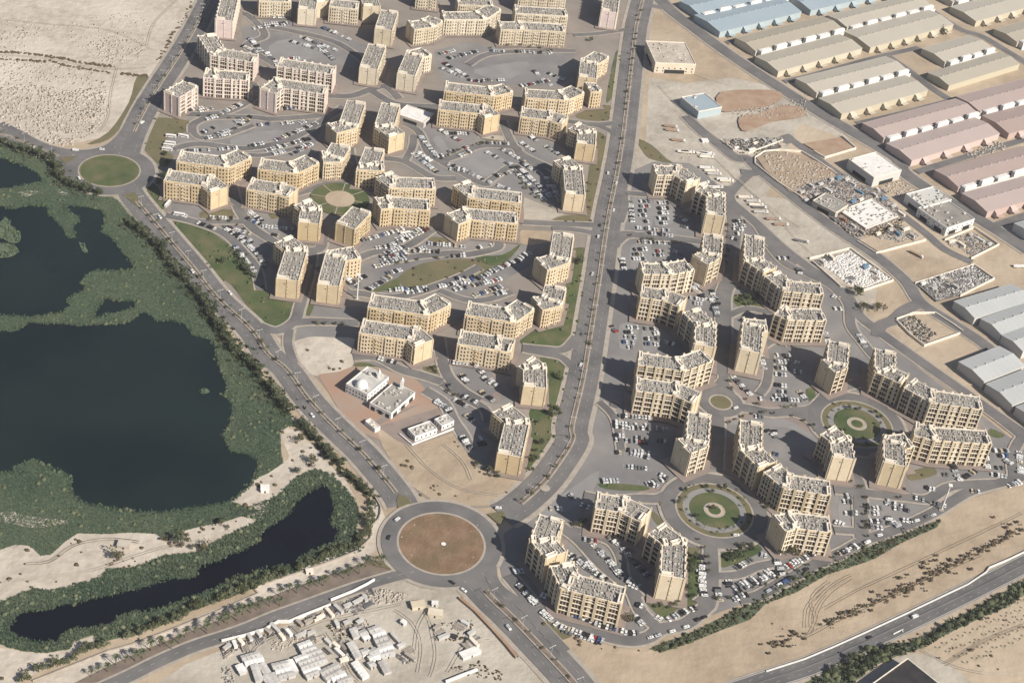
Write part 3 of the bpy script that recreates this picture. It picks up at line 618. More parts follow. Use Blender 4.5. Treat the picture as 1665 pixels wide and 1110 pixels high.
# label, centreline of the roof, style
BL = [
 ('pink block standing alone beside the road bend in the northwest', 'P 279,154 309,136', 'pink'),
 ('long pink block with a blank brown end wall, east of the lone pink block', 'R2 445,470 520,478 735,492', 'pink'),
 ('pink block bent behind the long pink block, tied to a rounded pink wing', 'R2 460,225 530,335 780,378', 'pink'),
 ('tall pink wing by the road at the very top left of the housing', 'R2 620,-60 575,130', 'pink'),
 ('pale pink rear block above the front cream and pink block', 'R2 925,400 1285,455', 'pink'),
 ('cream and pink bent block facing the northwest parking lot', 'R2 855,590 925,535 1235,580', 'pink'),
 ('narrow cream block seen end on, left of the street in the top centre', 'R2 1560,290 1503,440', 'cream'),
 ('cream end-on block just above the narrow cream block', 'R2 1640,70 1600,190', 'cream'),
 ('cream bent block right of the top centre street', 'R3 290,330 215,350 160,480', 'cream'),
 ('short cream block at the head of the top centre lot', 'R3 190,165 300,150 350,120', 'cream'),
 ('broad cream block with buttressed front, north side of the far lot', 'R3 395,100 640,100 725,45', 'cream'),
 ('cream block at the top edge behind the broad buttressed one', 'R3 490,5 715,15', 'cream'),
 ('cream block cut by the top edge above the buttressed one', 'R3 230,-70 360,-55', 'cream'),
 ('long cream block cut by the top edge over the far pair', 'R3 880,-45 1180,-30', 'cream'),
 ('stepped cream block at the top edge left of the ribbed one', 'R2 1180,-30 1220,10', 'cream'),
 ('cream block at the top edge near the far court', 'R3 560,-40 700,-35', 'cream'),
 ('long cream block, front one of the far pair right of the gap', 'R3 760,165 900,165 1180,180', 'cream'),
 ('long cream block, rear one of the far pair right of the gap', 'R3 860,60 1195,80', 'cream'),
 ('pinkish end-on block beside the avenue at the top edge', 'R3 1490,-60 1472,75', 'pink'),
 ('sand coloured hazy block by the avenue, north of the ochre one', 'R3 1420,350 1340,400 1330,500', 'yellow'),
 ('low ochre block with even windows beside the avenue verge', 'R3 1400,560 1330,565', 'yellow'),
 ('rear long yellow block right of the north court gap', 'R3 925,600 1170,615 1265,575', 'yellow'),
 ('front long yellow block right of the north court gap, its corner turned', 'R3 900,720 1090,745 1185,775', 'yellow'),
 ('yellow block end on by the avenue, top one of the pair on the verge', 'R3 1240,810 1325,850 1320,930', 'yellow'),
 ('rear yellow block behind the one with the double end wall', 'R3 410,555 710,590 815,565', 'yellow'),
 ('front yellow block with a double end wall over the north court', 'R3 370,675 660,705 716,750', 'yellow'),
 ('cream block cut by the top edge left of centre', 'R2 795,-20 1000,-15', 'cream'),
 ('cream end-on block cut by the top edge over the far court', 'R2 1125,-40 1106,60', 'cream'),
 ('cream block with ribbed front at the top edge', 'R2 1255,15 1440,35', 'cream'),
 ('small cream block at the top edge beside the ribbed one', 'R2 1495,-40 1525,40', 'cream'),
 ('rear yellow block nearest the green roundabout', 'C1 200,132 500,170 625,115', 'yellow'),
 ('front yellow block nearest the green roundabout, ending in a twin blank wall', 'C1 120,255 390,292 462,350', 'yellow'),
 ('rear yellow block left of the round garden', 'C1 720,182 940,208 1060,152', 'yellow'),
 ('front yellow block left of the round garden, bent towards it', 'C1 655,310 860,345 940,370', 'yellow'),
 ('short end-on yellow block just below the round garden, left side', 'C1 995,430 1055,475 1040,565', 'yellow'),
 ('short yellow block above the round garden, lower of two on its street', 'C1 1246,60 1200,138 1125,140', 'yellow'),
 ('long yellow block running up the street north of the round garden', 'R2 1425,655 1375,800 1265,830', 'yellow'),
 ('yellow block opposite the small white canopy, with grey cluttered roof', 'R3 62,670 20,810 100,870', 'yellow'),
 ('yellow block right of the garden street, with stepped grey roof', 'C1 1465,85 1425,190 1525,195', 'yellow'),
 ('rear yellow block right of the round garden', 'C2 15,410 80,460 345,468', 'yellow'),
 ('front yellow block right of the round garden with curved left end', 'C2 -25,600 54,588 314,605', 'yellow'),
 ('end-on yellow block right of the round garden foot, with two blank panels', 'C1 1380,478 1275,585', 'yellow'),
 ('left one of the two tall end-on blocks by the southwest lawn', 'C1 870,670 960,735 900,930', 'yellow'),
 ('right one of the two tall end-on blocks by the southwest lawn', 'C1 1350,752 1215,775 1165,965', 'yellow'),
 ('rear yellow block right of centre with a flat white stair head', 'C2 515,465 590,525 905,560', 'yellow'),
 ('front yellow block right of centre with a blank lit left end', 'C2 455,700 550,662 880,690', 'yellow'),
 ('lower end-on yellow block by the avenue, above the oval lawn', 'C2 1160,310 1235,370 1250,540', 'yellow'),
 ('yellow block beside the avenue lawns, below the oval lawn', 'C2 1175,790 1150,950 1030,990', 'yellow'),
 ('yellow block attached below, corner block by the avenue lawns', 'C3 1045,100 1020,190 925,215', 'yellow'),
 ('rear yellow block left of the curved street, south of the long garden', 'C4 955,190 1310,240 1430,180', 'yellow'),
 ('front yellow block left of the curved street, facing the white mosque', 'C4 900,355 1240,405 1308,465', 'yellow'),
 ('rear yellow block right of the curved street', 'C3 470,240 750,285 850,215', 'yellow'),
 ('front yellow block right of the curved street', 'C3 420,425 680,465 770,485', 'yellow'),
 ('rounded yellow block above the avenue lawn, its end wall blank', 'C3 850,585 910,620 912,750', 'yellow'),
 ('lone yellow block on the sand by the big bend of the avenue', 'D 1010,90 1115,180 1065,395', 'yellow'),
 ('northernmost ochre block of the east district by the sand', 'F1 255,225 400,225 505,295', 'loggia'),
 ('ochre block north of the cross street, its roof end towards the street', 'F1 550,335 650,385 650,515', 'loggia'),
 ('ochre block south of the first, with a lit angled front', 'F1 635,640 622,765 550,805', 'loggia'),
 ('ochre block by the avenue between the two western car parks', 'F1 170,858 340,860 480,835', 'loggia'),
 ('ochre block east of the shaded street with a grey grid roof', 'F1 900,650 895,800 1000,868', 'loggia'),
 ('ochre block facing the enclosed garden of the east district', 'F1 1012,890 1110,970 1335,990', 'loggia'),
 ('ochre block below the one between the western car parks', 'F2 165,-25 330,0 440,45', 'loggia'),
 ('ochre block on the west side of the shaded street, long arm', 'F2 490,95 585,190 580,325', 'loggia'),
 ('wide ochre block by the avenue with a curved right arm', 'F2 150,405 420,445 590,385', 'loggia'),
 ('wide ochre block directly south of the one with the curved arm', 'F2 135,570 400,605 530,662', 'loggia'),
 ('ochre block west of the round garden, angled lit front', 'F2 545,760 530,940 440,975', 'loggia'),
 ('ochre block over the oval roundabout with a large blank end', 'F2 980,200 890,190 875,360', 'loggia'),
 ('ochre block north of the curved court, brown left end', 'F2 1055,90 1120,120 1345,125', 'loggia'),
 ('ochre block standing between the court and the east garden', 'F2 1445,305 1430,440 1375,460', 'loggia'),
 ('ochre block northeast of the round garden, upper part of a chain', 'F3 720,-60 715,110 825,218', 'loggia'),
 ('ochre block northeast of the round garden, lower part of a chain', 'F3 850,240 955,325 1230,370', 'loggia'),
 ('ochre block right of the round garden with a wide brown end wall', 'F3 900,600 990,575 1230,605', 'loggia'),
 ('ochre block by the outer road, top of the eastern chain', 'F4 770,355 770,480 900,540', 'loggia'),
 ('ochre block by the outer road, foot of the eastern chain', 'F4 925,565 1075,650 1390,695', 'loggia'),
 ('ochre block with a lit blank end south of the east garden, left one', 'F5 395,195 480,255 505,375', 'loggia'),
 ('ochre block with a lit blank end south of the east garden, right one', 'F5 925,260 830,270 835,415', 'loggia'),
 ('easternmost ochre block beside the corner car park', 'F5 960,185 1080,215 1440,240', 'loggia'),
 ('cream block at the avenue bend, shaded long front to the big roundabout', 'F6 385,240 330,385 418,485', 'loggia'),
 ('cream block at the southern tip of the east district', 'F6 448,540 505,655 850,745', 'loggia'),
 ('cream block north of the southern court', 'F6 670,130 850,160 995,230', 'loggia'),
 ('cream block east of the southern court with a huge blank end wall', 'F6 1055,312 1175,400 1165,625', 'loggia'),
]
HT = dict(loggia=25.0, pink=22.5, yellow=20.5, cream=20.5); WT = dict(loggia=18.0, pink=18.5, yellow=19.5, cream=19.5)
for l, s, st in BL: apartment(l, s, st, WT[st], HT[st])
for ap, aw in APR: strip('paving_apron', ap, aw, 'paver')

# ------------------------------------------------------------------ warehouses and works
def warehouse(label, corner, left, end, col, h=8.0, front='porch', maxlen=190, n=5, back=None):
    C = np.array(W(corner)[0]); Lp = np.array(W(left)[0]); E_ = np.array(W(end)[0])
    t = norm(E_ - C); n_ = np.array([-t[1], t[0]]); wd = abs(float((Lp - C) @ n_)); ln = min(maxlen, float(np.linalg.norm(E_ - C)))
    a = math.atan2(t[1], t[0])
    root = empty('warehouse', (C[0], C[1], 0), label, 'warehouse', 'warehouses of the industrial quarter', a)
    b = MB(); r = MB(); rd = h + 2.3; prof = [(0, 0), (0, h), (wd * .5, rd), (wd, h), (wd, 0)]
    b.quad((0, 0, 0), (ln, 0, 0), (ln, 0, h), (0, 0, h)); b.quad((ln, wd, 0), (0, wd, 0), (0, wd, h), (ln, wd, h))
    for x in (0, ln):
        k = len(b.v); b.v += [(x, p[0], p[1]) for p in prof]; b.f.append(tuple(k + i for i in range(5))); b.m.append(0)
    b.obj('wall', 'wall_' + col, root)
    r.quad((-.6, -.6, h - .2), (ln + .6, -.6, h - .2), (ln + .6, wd / 2, rd + .1), (-.6, wd / 2, rd + .1)); r.quad((-.6, wd / 2, rd + .1), (ln + .6, wd / 2, rd + .1), (ln + .6, wd + .6, h - .2), (-.6, wd + .6, h - .2))
    nseg = int(ln // 6)
    for k in range(1, nseg):
        x = ln * k / nseg
        for y0, y1, z0, z1 in ((-.6, wd / 2, h - .12, rd + .18), (wd / 2, wd + .6, rd + .18, h - .12)): r.quad((x - .12, y0, z0), (x + .12, y0, z0), (x + .12, y1, z1), (x - .12, y1, z1))
    r.obj('roof', 'roof_' + col, root)
    v = MB()
    for k in range(int(ln // 12)): v.box(6 + k * 12, wd / 2, rd, 2.2, 1.0, .8)
    v.obj('ridge_vents', 'roof_' + col, root)['kind'] = 'stuff'
    if front == 'porch':
        for k in range(n):
            x = ln * (k + .6) / (n + .3); m = MB()
            m.box(0, -2.6, 0, 8, 5.2, 5.0); m.quad((-4.4, -5.6, 5.0), (4.4, -5.6, 5.0), (3.2, 0, 7.2), (-3.2, 0, 7.2)); m.box(0, -7.2, 3.6, 9, 4, .35, bottom=True)
            p = m.obj('porch', 'wall_' + col, root, (x, 0, 0))
            d = MB(); d.box(0, -5.22, 0, 4.6, .12, 3.4); d.obj('door', 'dark', p)
    if front == 'annex':
        for k in range(n):
            x = ln * (k + .5) / n; m = MB(); q = k % 2
            m.box(0, -3.0 - q, 0, ln / n * .72, 6.0 - q * 2, 9.2 + q * 2.2); m.box(0, -3.0 - q, 9.2 + q * 2.2, ln / n * .60, 4.5 - q * 2, .5)
            p = m.obj('loading_annex', 'white', root, (x, 0, 0))
            d = MB()
            for e in (-.22, .0, .22): d.box(ln / n * e, -6.05 + q * 0, 1.0, 2.2, .1, 3)
            d.obj('window_band', 'glass', p)
        m = MB(); m.box(ln / 2, -7.5, 0, ln * .98, .5, 7.4); m.obj('screen_wall', 'white', root)
    return root
WH = [('blue roofed warehouse, lower of the pair at the top', 'R4 510,245', 'R4 375,130', 'R4 1035,115', 'blue', 'porch', 5),
 ('blue roofed warehouse, upper of the pair at the top', 'R4 375,130', 'R4 210,55', 'R4 960,0', 'blue', 'annex', 6),
 ('blue roofed warehouse cut by the top edge, right one', 'R4 1095,105', 'R4 980,10', 'R4 1640,-20', 'blue', 'porch', 5),
 ('tan warehouse left of the alley, with white annexes, directly below the blue one', 'R4 740,370', 'R4 600,285', 'R4 1300,225', 'tan', 'annex', 6),
 ('tan warehouse left of the alley, lower of its pair, porches to the road', 'R4 885,500', 'R4 755,400', 'R4 1425,350', 'tan', 'porch', 5),
 ('tan warehouse right of the alley with white annexes', 'R5 515,215', 'R5 400,135', 'R5 1060,75', 'tan', 'annex', 6),
 ('tan warehouse right of the alley, lower of its pair, porches and a tree', 'R5 665,345', 'R5 545,225', 'R5 1200,195', 'tan', 'porch', 6),
 ('tan warehouse above the rose roofs, annexed upper one', 'R5 320,640', 'R5 190,545', 'R5 900,490', 'tan', 'annex', 6),
 ('tan warehouse above the rose roofs, lower one with five porches', 'R5 480,775', 'R5 345,670', 'R5 1035,620', 'tan', 'porch', 5),
 ('short tan warehouse with a big white annex', 'R5 1145,440', 'R5 1020,345', 'R5 1450,350', 'tan', 'annex', 4),
 ('short tan warehouse with a plain long front', 'R5 1170,590', 'R5 1065,500', 'R5 1625,450', 'tan', 'none', 0),
 ('tan warehouse at the top right corner, porched', 'R5 1345,175', 'R5 1200,75', 'R5 1900,20', 'tan', 'porch', 6),
 ('tan warehouse at the top right corner, annexed upper one', 'R5 1195,50', 'R5 1060,-40', 'R5 1750,-100', 'tan', 'annex', 6),
 ('tan warehouse by the right edge beyond the cross road', 'R5 1610,310', 'R5 1480,220', 'R5 2160,150', 'tan', 'annex', 6),
 ('rose roofed warehouse with white annexes, upper left one', 'R5 750,930', 'R5 630,830', 'R5 1350,765', 'rose', 'annex', 6),
 ('rose roofed warehouse with four porches, lower left one', 'R5 930,1075', 'R5 800,955', 'R5 1495,900', 'rose', 'porch', 4),
 ('rose roofed warehouse upper right, annexed', 'R5 1370,760', 'R5 1225,660', 'R5 1980,590', 'rose', 'annex', 6),
 ('rose roofed warehouse upper right, lower one', 'R5 1555,900', 'R5 1400,780', 'R5 2160,740', 'rose', 'porch', 5),
 ('rose roofed warehouse nearest the grey sheds, annexed', 'I 1230,375', 'I 1080,265', 'I 1850,200', 'rose', 'annex', 6),
 ('rose roofed warehouse nearest the grey sheds, dotted lower roof', 'I 1415,535', 'I 1270,410', 'I 2030,360', 'rose', 'porch', 6),
 ('grey shed at the right edge below the rose roofs', 'I 1700,700', 'I 1560,620', 'I 2200,560', 'zinc', 'none', 0),
 ('white roofed shed right of the steel yard', 'F4 1330,195', 'F4 1205,85', 'F4 1700,80', 'zinc', 'none', 0),
 ('grey shed below the white roofed shed', 'F4 1500,300', 'F4 1370,200', 'F4 1800,190', 'zinc', 'none', 0),
 ('grey shed third along the outer road', 'F4 1640,410', 'F4 1520,300', 'F4 1900,310', 'zinc', 'none', 0),
 ('pale roofed shed beside the sand strip', 'F4 1390,605', 'F4 1225,480', 'F4 1650,500', 'zinc', 'none', 0),
 ('pale roofed shed next to the outer road, lower one', 'F4 1570,755', 'F4 1405,620', 'F4 1830,650', 'zinc', 'none', 0),
 ('pale roofed shed cut by the right edge', 'F4 1740,890', 'F4 1590,770', 'F4 2000,790', 'zinc', 'none', 0)]
for l, c, lf, e, col, fr, n in WH: warehouse(l, c, lf, e, col, front=fr, n=n, h=8 if col != 'zinc' else 9)
def works(name, label, cat, corner, left, end, H, wallm, roofm, clutter=0, openings=0, windows=0):
    """flat-roofed building from three ground corners"""
    C, Lp, E_ = [np.array(W(k)[0]) for k in (corner, left, end)]
    t = norm(E_ - C); ln = float(np.linalg.norm(E_ - C)); n_ = np.array([-t[1], t[0]]); wd = abs(float((Lp - C) @ n_)); a = math.atan2(t[1], t[0])
    if ln < 3 or wd < 3: wd = max(wd, 3)
    root = empty(name, (C[0], C[1], 0), label, cat, None, a)
    b = MB(); b.box(ln / 2, wd / 2, 0, ln, wd, H); b.obj('wall', wallm, root)
    b = MB(); b.box(ln / 2, wd / 2, H + .002, ln - 1.2, wd - 1.2, .12); b.obj('roof', roofm, root)
    b = MB()
    for x, y, sx, sy in ((ln / 2, .3, ln, .6), (ln / 2, wd - .3, ln, .6), (.3, wd / 2, .6, wd - 1.2), (ln - .3, wd / 2, .6, wd - 1.2)): b.box(x, y, H, sx, sy, .9)
    b.obj('parapet', 'white' if wallm == 'white' else 'trim', root)
    if clutter:
        b = MB()
        for _ in range(clutter): b.box(random.uniform(2, ln - 2), random.uniform(2, wd - 2), H + .1, random.uniform(1, 4), random.uniform(1, 2), random.uniform(.6, 1.6))
        b.obj('roof_units', 'unit', root)['kind'] = 'stuff'
    for k in range(openings):
        b = MB(); b.box(ln * (k + .5) / openings, -.05, 0, ln / openings * .5, .1, min(4.5, H * .7)); b.obj('door', 'dark', root)
        b = MB(); b.box(-.05, wd * (k + .5) / openings, 0, .1, wd / openings * .5, min(4.5, H * .7)); b.obj('door', 'dark', root)
    if windows:
        b = MB()
        for k in range(windows):
            for z in ([2.0] if H < 7 else [2.0, 5.5]):
                b.box(ln * (k + .5) / windows, -.04, z, 1.4, .08, 1.5); b.box(-.04, wd * (k + .5) / windows, z, .08, 1.2, 1.5)
        b.obj('windows', 'glass', root)['kind'] = 'stuff'
    return root
works('workshop', 'tall white cube-like workshop with a flat pale roof', 'workshop', 'I 680,335', 'I 480,225', 'I 858,285', 11, 'wall_zinc', 'white', 6, 1)
works('workshop', 'white workshop with a roof dotted by skylights', 'workshop', 'I 1000,520', 'I 860,440', 'I 1180,470', 10, 'white', 'wall_zinc', 26, 1)
works('workshop', 'white walled factory with parts of its roof open, beside the skylight workshop', 'workshop', 'I 1150,650', 'I 960,520', 'I 1330,590', 9, 'white', 'roofdeck', 20, 2, 6)
works('school_building', 'sandy square building with pale parapets north of the building sites', 'building', 'R4 90,470', 'R4 90,330', 'R4 350,480', 12, 'cream', 'sand_pale', 14, 1, 7)
works('site_building', 'blue-grey square hall beside the red sand', 'building', 'R4 370,770', 'R4 345,660', 'R4 520,740', 9, 'wall_blue', 'roof_blue', 4)
works('site_building', 'half-built grey building in the middle works yard', 'building', 'I 440,540', 'I 310,450', 'I 520,490', 7, 'sand_grey', 'roofdeck', 16, 1)
works('site_building', 'unfinished concrete deck right of the half-built grey one', 'building', 'I 640,620', 'I 480,500', 'I 850,540', 3, 'plastic_grey', 'white', 40)
works('black_roofed_hall', 'black flat roofed hall with white edge at the bottom right', 'hall', 'H 630,1190', 'H 935,1035', 'H 920,1430', 8, 'wall_zinc', 'black_roof')
works('canopy_hall', 'small hall with a plain white flat roof beside the north court', 'hall', 'R3 270,830', 'R3 130,740', 'R3 335,770', 6, 'plastic_grey', 'white', 0, 1)
# the mosque: two white courtyard buildings
works('mosque', 'white mosque hall with arched side openings and roof court', 'mosque', 'T2 390,530', 'T2 130,420', 'T2 630,330', 9, 'white', 'plastic_grey', 12, 0, 7)
works('mosque_annex', 'long white annex with rows of roof vents beside the mosque', 'mosque annex', 'T2 660,710', 'T2 450,560', 'T2 930,470', 6, 'white', 'roofdeck', 18, 3, 4)
c = W('T2 330,330', 9)[0]
dome = empty('mosque_dome', (c[0], c[1], 9), 'pale dome on the roof of the white mosque hall', 'dome')
b = MB()
for i in range(6):
    a0, a1 = i * math.pi / 12, (i + 1) * math.pi / 12
    for k in range(20):
        p0, p1 = k * math.pi / 10, (k + 1) * math.pi / 10
        b.quad(*[(5.2 * math.cos(q) * math.cos(r), 5.2 * math.cos(q) * math.sin(r), 1 + 5.2 * math.sin(q)) for q, r in ((a0, p0), (a0, p1), (a1, p1), (a1, p0))])
b.obj('dome_shell', 'white', dome); b = MB(); b.cyl(0, 0, 0, 5.3, 1.0, 20); b.obj('drum', 'white', dome)
for sp, lb in (('T2 530,200', 'white minaret at the back corner of the mosque hall'), ('T2 790,290', 'small white minaret at the back of the mosque annex')):
    c = W(sp, 12)[0]; m_ = empty('minaret', (c[0], c[1], 0), lb, 'minaret')
    b = MB(); b.box(0, 0, 0, 2.6, 2.6, 14); b.obj('shaft', 'white', m_); b = MB(); b.cyl(0, 0, 14, 1.6, 1.0, 10); b.cyl(0, 0, 15, 1.0, 3, 10, 0.1); b.obj('cap', 'white', m_)
works('shop_row', 'low white house with flat courtyard roofs on the pale yard, left part', 'building', 'T2 930,960', 'T2 840,870', 'T2 1180,870', 5, 'white', 'plastic_grey', 14, 0, 5)
works('shop_row', 'low white house with flat courtyard roofs on the pale yard, right part', 'building', 'T2 1230,840', 'T2 1150,760', 'T2 1370,780', 5, 'white', 'plastic_grey', 5, 0, 3)
works('kiosk', 'small white kiosk on the terracotta yard edge', 'kiosk', 'T2 480,860', 'T2 400,750', 'T2 540,830', 3.5, 'white', 'trim', 2)
def wall_thing(label, s, h=2.4, th=.7, m='white', closed=False, name='boundary_wall', dx=0):
    pts = W(s)
    if closed: pts = pts + [pts[0]]
    z = 0.0; L = offset(pts, th / 2); R = offset(pts, -th / 2); b = MB()
    for i in range(len(pts) - 1):
        b.quad((*R[i], h), (*R[i + 1], h), (*L[i + 1], h), (*L[i], h)); b.quad((*R[i], z), (*R[i + 1], z), (*R[i + 1], h), (*R[i], h)); b.quad((*L[i + 1], z), (*L[i], z), (*L[i], h), (*L[i + 1], h))
    return tag(b.obj(name, m), label, 'wall', 'walls round yards and plots')
wall_thing('long white wall between the scrapyard and its road', 'T3 0,650 250,590 480,520 640,430 760,430 900,370 1080,300 1230,240', 2.6, 1.0)
wall_thing('short white wall continuing the scrapyard wall eastwards', 'T3 1230,190 1480,90 1640,10 T4 60,-40', 2.6, 1.0)
wall_thing('white low wall below the small houses on the pale yard', 'T2 760,880 900,1000 1370,820', 1.8, .8)
wall_thing('white wall at the bottom edge of the scrapyard', 'T4 860,1110 1060,1030 1220,970', 2.6, 1.0)
wall_thing('brown earth wall along the road east of the scrapyard', 'T4 1020,160 1200,310 1400,520 1560,700 1665,830', 2.0, 2.2, 'sand_red')
wall_thing('white kerb wall along the upper side of the highway', 'H 0,1040 250,960 440,880 640,790 900,670 1130,560 1300,480 1420,400 1440,370 1560,320 1665,270 1800,200', 1.6, .8)
wall_thing('pale wall round the scrub plot at the highway end', 'H 820,800 880,770 880,790', 1.5, .6)
wall_thing('pale canal wall beside the sand path, outer line', 'L 210,1100 460,1000 700,905 860,860 1100,770 1400,650 1665,535 S 200,500 470,410 700,330 880,260', 1.2, .9, 'kerb')
wall_thing('pale canal wall round the road bend', 'S 900,240 960,180 970,100 1010,60 1030,0 T1 1230,1110 1240,1000 1180,890', 1.4, .9, 'kerb')
for i, (s, l) in enumerate([('F1 900,190 900,150 960,110 1060,100 1200,110 1330,190 1430,260', 'white wall on the north side of the sandy works plot'), ('F1 900,190 1050,310 1190,400 1210,420', 'dark topped wall on the road side of the sandy works plot'),
        ('F1 680,40 760,100 860,120 1080,40', 'wall of the pale works plot by the road fork'), ('F1 1280,110 1350,150 1550,90 1460,10', 'wall round the small brown plot'),
        ('I 590,690 710,765 1030,680', 'white wall below the cable yard'), ('I 280,800 540,735 820,940 610,1010 480,980 300,820', 'wall round the white stone yard'),
        ('I 960,960 1340,840 1470,930 1250,1040', 'wall round the dark steel yard'), ('I 1150,680 1340,600 1500,710 1320,800', 'wall round the pallet yard'),
        ('F4 840,160 950,120 1090,120 1200,190 1270,240', 'wall round the small fenced plot'), ('F4 840,170 930,260 1020,330 1250,250', 'lower wall of the small fenced plot')]):
    wall_thing(l, s, 2.4, .8, 'trim')
# ------------------------------------------------------------------ scattered stuff
def pts_in(poly, n, excl=()):
    poly = np.array(poly); lo, hi = poly.min(0), poly.max(0); out = np.zeros((0, 2))
    for _ in range(12):
        P = RNG.uniform(lo, hi, (n * 2, 2)); k = inside_np(P, poly)
        for e in excl: k &= ~inside_np(P, e)
        out = np.vstack([out, P[k]])
        if len(out) >= n: break
    return out[:n]
def area(poly):
    p = np.array(poly); x, y = p[:, 0], p[:, 1]; return abs(np.dot(x, np.roll(y, 1)) - np.dot(y, np.roll(x, 1))) / 2
def raw(name, V, F, m, kind='stuff', label=None, cat=None):
    me = bpy.data.meshes.new(name); me.vertices.add(len(V)); me.vertices.foreach_set('co', V.astype(np.float32).ravel())
    k = F.shape[1]; me.loops.add(F.size); me.loops.foreach_set('vertex_index', F.astype(np.int32).ravel())
    me.polygons.add(len(F)); me.polygons.foreach_set('loop_start', np.arange(0, F.size, k, dtype=np.int32)); me.polygons.foreach_set('loop_total', np.full(len(F), k, dtype=np.int32))
    me.materials.append(MT[m]); me.update(calc_edges=True)
    o = link(name, me); return tag(o, label, cat, None, kind)
def zof(P, z): return max([gz(*P[i]) for i in range(0, len(P), max(1, len(P) // 12))])
def tufts(name, P, smin, smax, hmul, m, label, cat='plants', z=0.3, blades=6):
    """clumps of leaning blades / leafy faces, real geometry"""
    n = len(P)
    if n == 0: return
    z = zof(P, z)
    s = RNG.uniform(smin, smax, n); ang = RNG.uniform(0, 2 * np.pi, (n, blades)); r = s[:, None] * RNG.uniform(.1, .8, (n, blades))
    bx = P[:, 0:1] + r * np.cos(ang); by = P[:, 1:2] + r * np.sin(ang); a2 = RNG.uniform(0, 2 * np.pi, (n, blades)); wdt = s[:, None] * RNG.uniform(.35, .6, (n, blades)); hh = s[:, None] * hmul * RNG.uniform(.6, 1.2, (n, blades))
    V = np.zeros((n, blades, 3, 3)); 
    V[:, :, 0] = np.stack([bx - wdt * np.cos(a2), by - wdt * np.sin(a2), np.full_like(bx, z - .3)], -1); V[:, :, 1] = np.stack([bx + wdt * np.cos(a2), by + wdt * np.sin(a2), np.full_like(bx, z - .3)], -1)
    V[:, :, 2] = np.stack([bx + RNG.normal(0, .5, bx.shape) * s[:, None], by + RNG.normal(0, .5, bx.shape) * s[:, None], z + hh], -1)
    V = V.reshape(-1, 3); return raw(name, V, np.arange(len(V)).reshape(-1, 3), m, 'stuff', label, cat)
OCT_F = np.array([[0, 1, 4], [1, 2, 4], [2, 3, 4], [3, 0, 4]])
def mounds(name, P, smin, smax, flat, m, label, cat='scrub', z=0.05, zs=None):
    """small irregular domes"""
    n = len(P)
    if n == 0: return
    z = zof(P, z)
    s = RNG.uniform(smin, smax, n); k = 6; a = np.linspace(0, 2 * np.pi, k, endpoint=False)[None] + RNG.uniform(0, 1, (n, 1))
    r1 = s[:, None] * RNG.uniform(.7, 1.2, (n, k)); r2 = r1 * .7
    zz = (zs if zs is not None else np.full(n, z))[:, None]
    V1 = np.stack([P[:, :1] + r1 * np.cos(a), P[:, 1:] + r1 * np.sin(a), zz + 0 * r1], -1)
    V2 = np.stack([P[:, :1] + r2 * np.cos(a), P[:, 1:] + r2 * np.sin(a), zz + s[:, None] * flat * RNG.uniform(.5, .9, (n, k))], -1)
    V3 = np.stack([P[:, 0], P[:, 1], zz[:, 0] + s * flat], -1)[:, None]
    V = np.concatenate([V1, V2, V3], 1); F = []
    for i in range(k):
        j = (i + 1) % k; F += [[i, j, k + j], [i, k + j, k + i], [k + i, k + j, 2 * k]]
    F = (np.array(F)[None] + np.arange(n)[:, None, None] * (2 * k + 1)).reshape(-1, 3)
    return raw(name, V.reshape(-1, 3), F, m, 'stuff', label, cat)
def chunks(name, P, smin, smax, m, label, cat='rubble', ang=None, asp=1.6, hh=.6, z=0.1):
    n = len(P)
    if n == 0: return
    z = zof(P, z)
    s = RNG.uniform(smin, smax, n); a = RNG.uniform(0, np.pi, n) if ang is None else ang + RNG.integers(0, 2, n) * np.pi / 2 + RNG.normal(0, .08, n)
    q = np.array([[-1, -1], [1, -1], [1, 1], [-1, 1]]); L = s * RNG.uniform(1, asp, n)
    X = q[None, :, 0] * L[:, None] / 2; Y = q[None, :, 1] * s[:, None] / 2
    x = P[:, :1] + X * np.cos(a)[:, None] - Y * np.sin(a)[:, None]; y = P[:, 1:] + X * np.sin(a)[:, None] + Y * np.cos(a)[:, None]
    h = s * hh * RNG.uniform(.5, 1.3, n)
    V = np.concatenate([np.stack([x, y, np.zeros_like(x) + z - .3], -1), np.stack([x, y, z + h[:, None] + 0 * x], -1)], 1)
    F = np.array([[4, 5, 6, 7], [0, 1, 5, 4], [1, 2, 6, 5], [2, 3, 7, 6], [3, 0, 4, 7]])
    F = (F[None] + np.arange(n)[:, None, None] * 8).reshape(-1, 4)
    return raw(name, V.reshape(-1, 3), F, m, 'stuff', label, cat)
def dens(s, d, excl=(), sm=0):
    poly = W(s) if isinstance(s, str) else s
    if sm: poly = smooth(poly, True, sm)
    return pts_in(poly, int(area(poly) * d), excl)
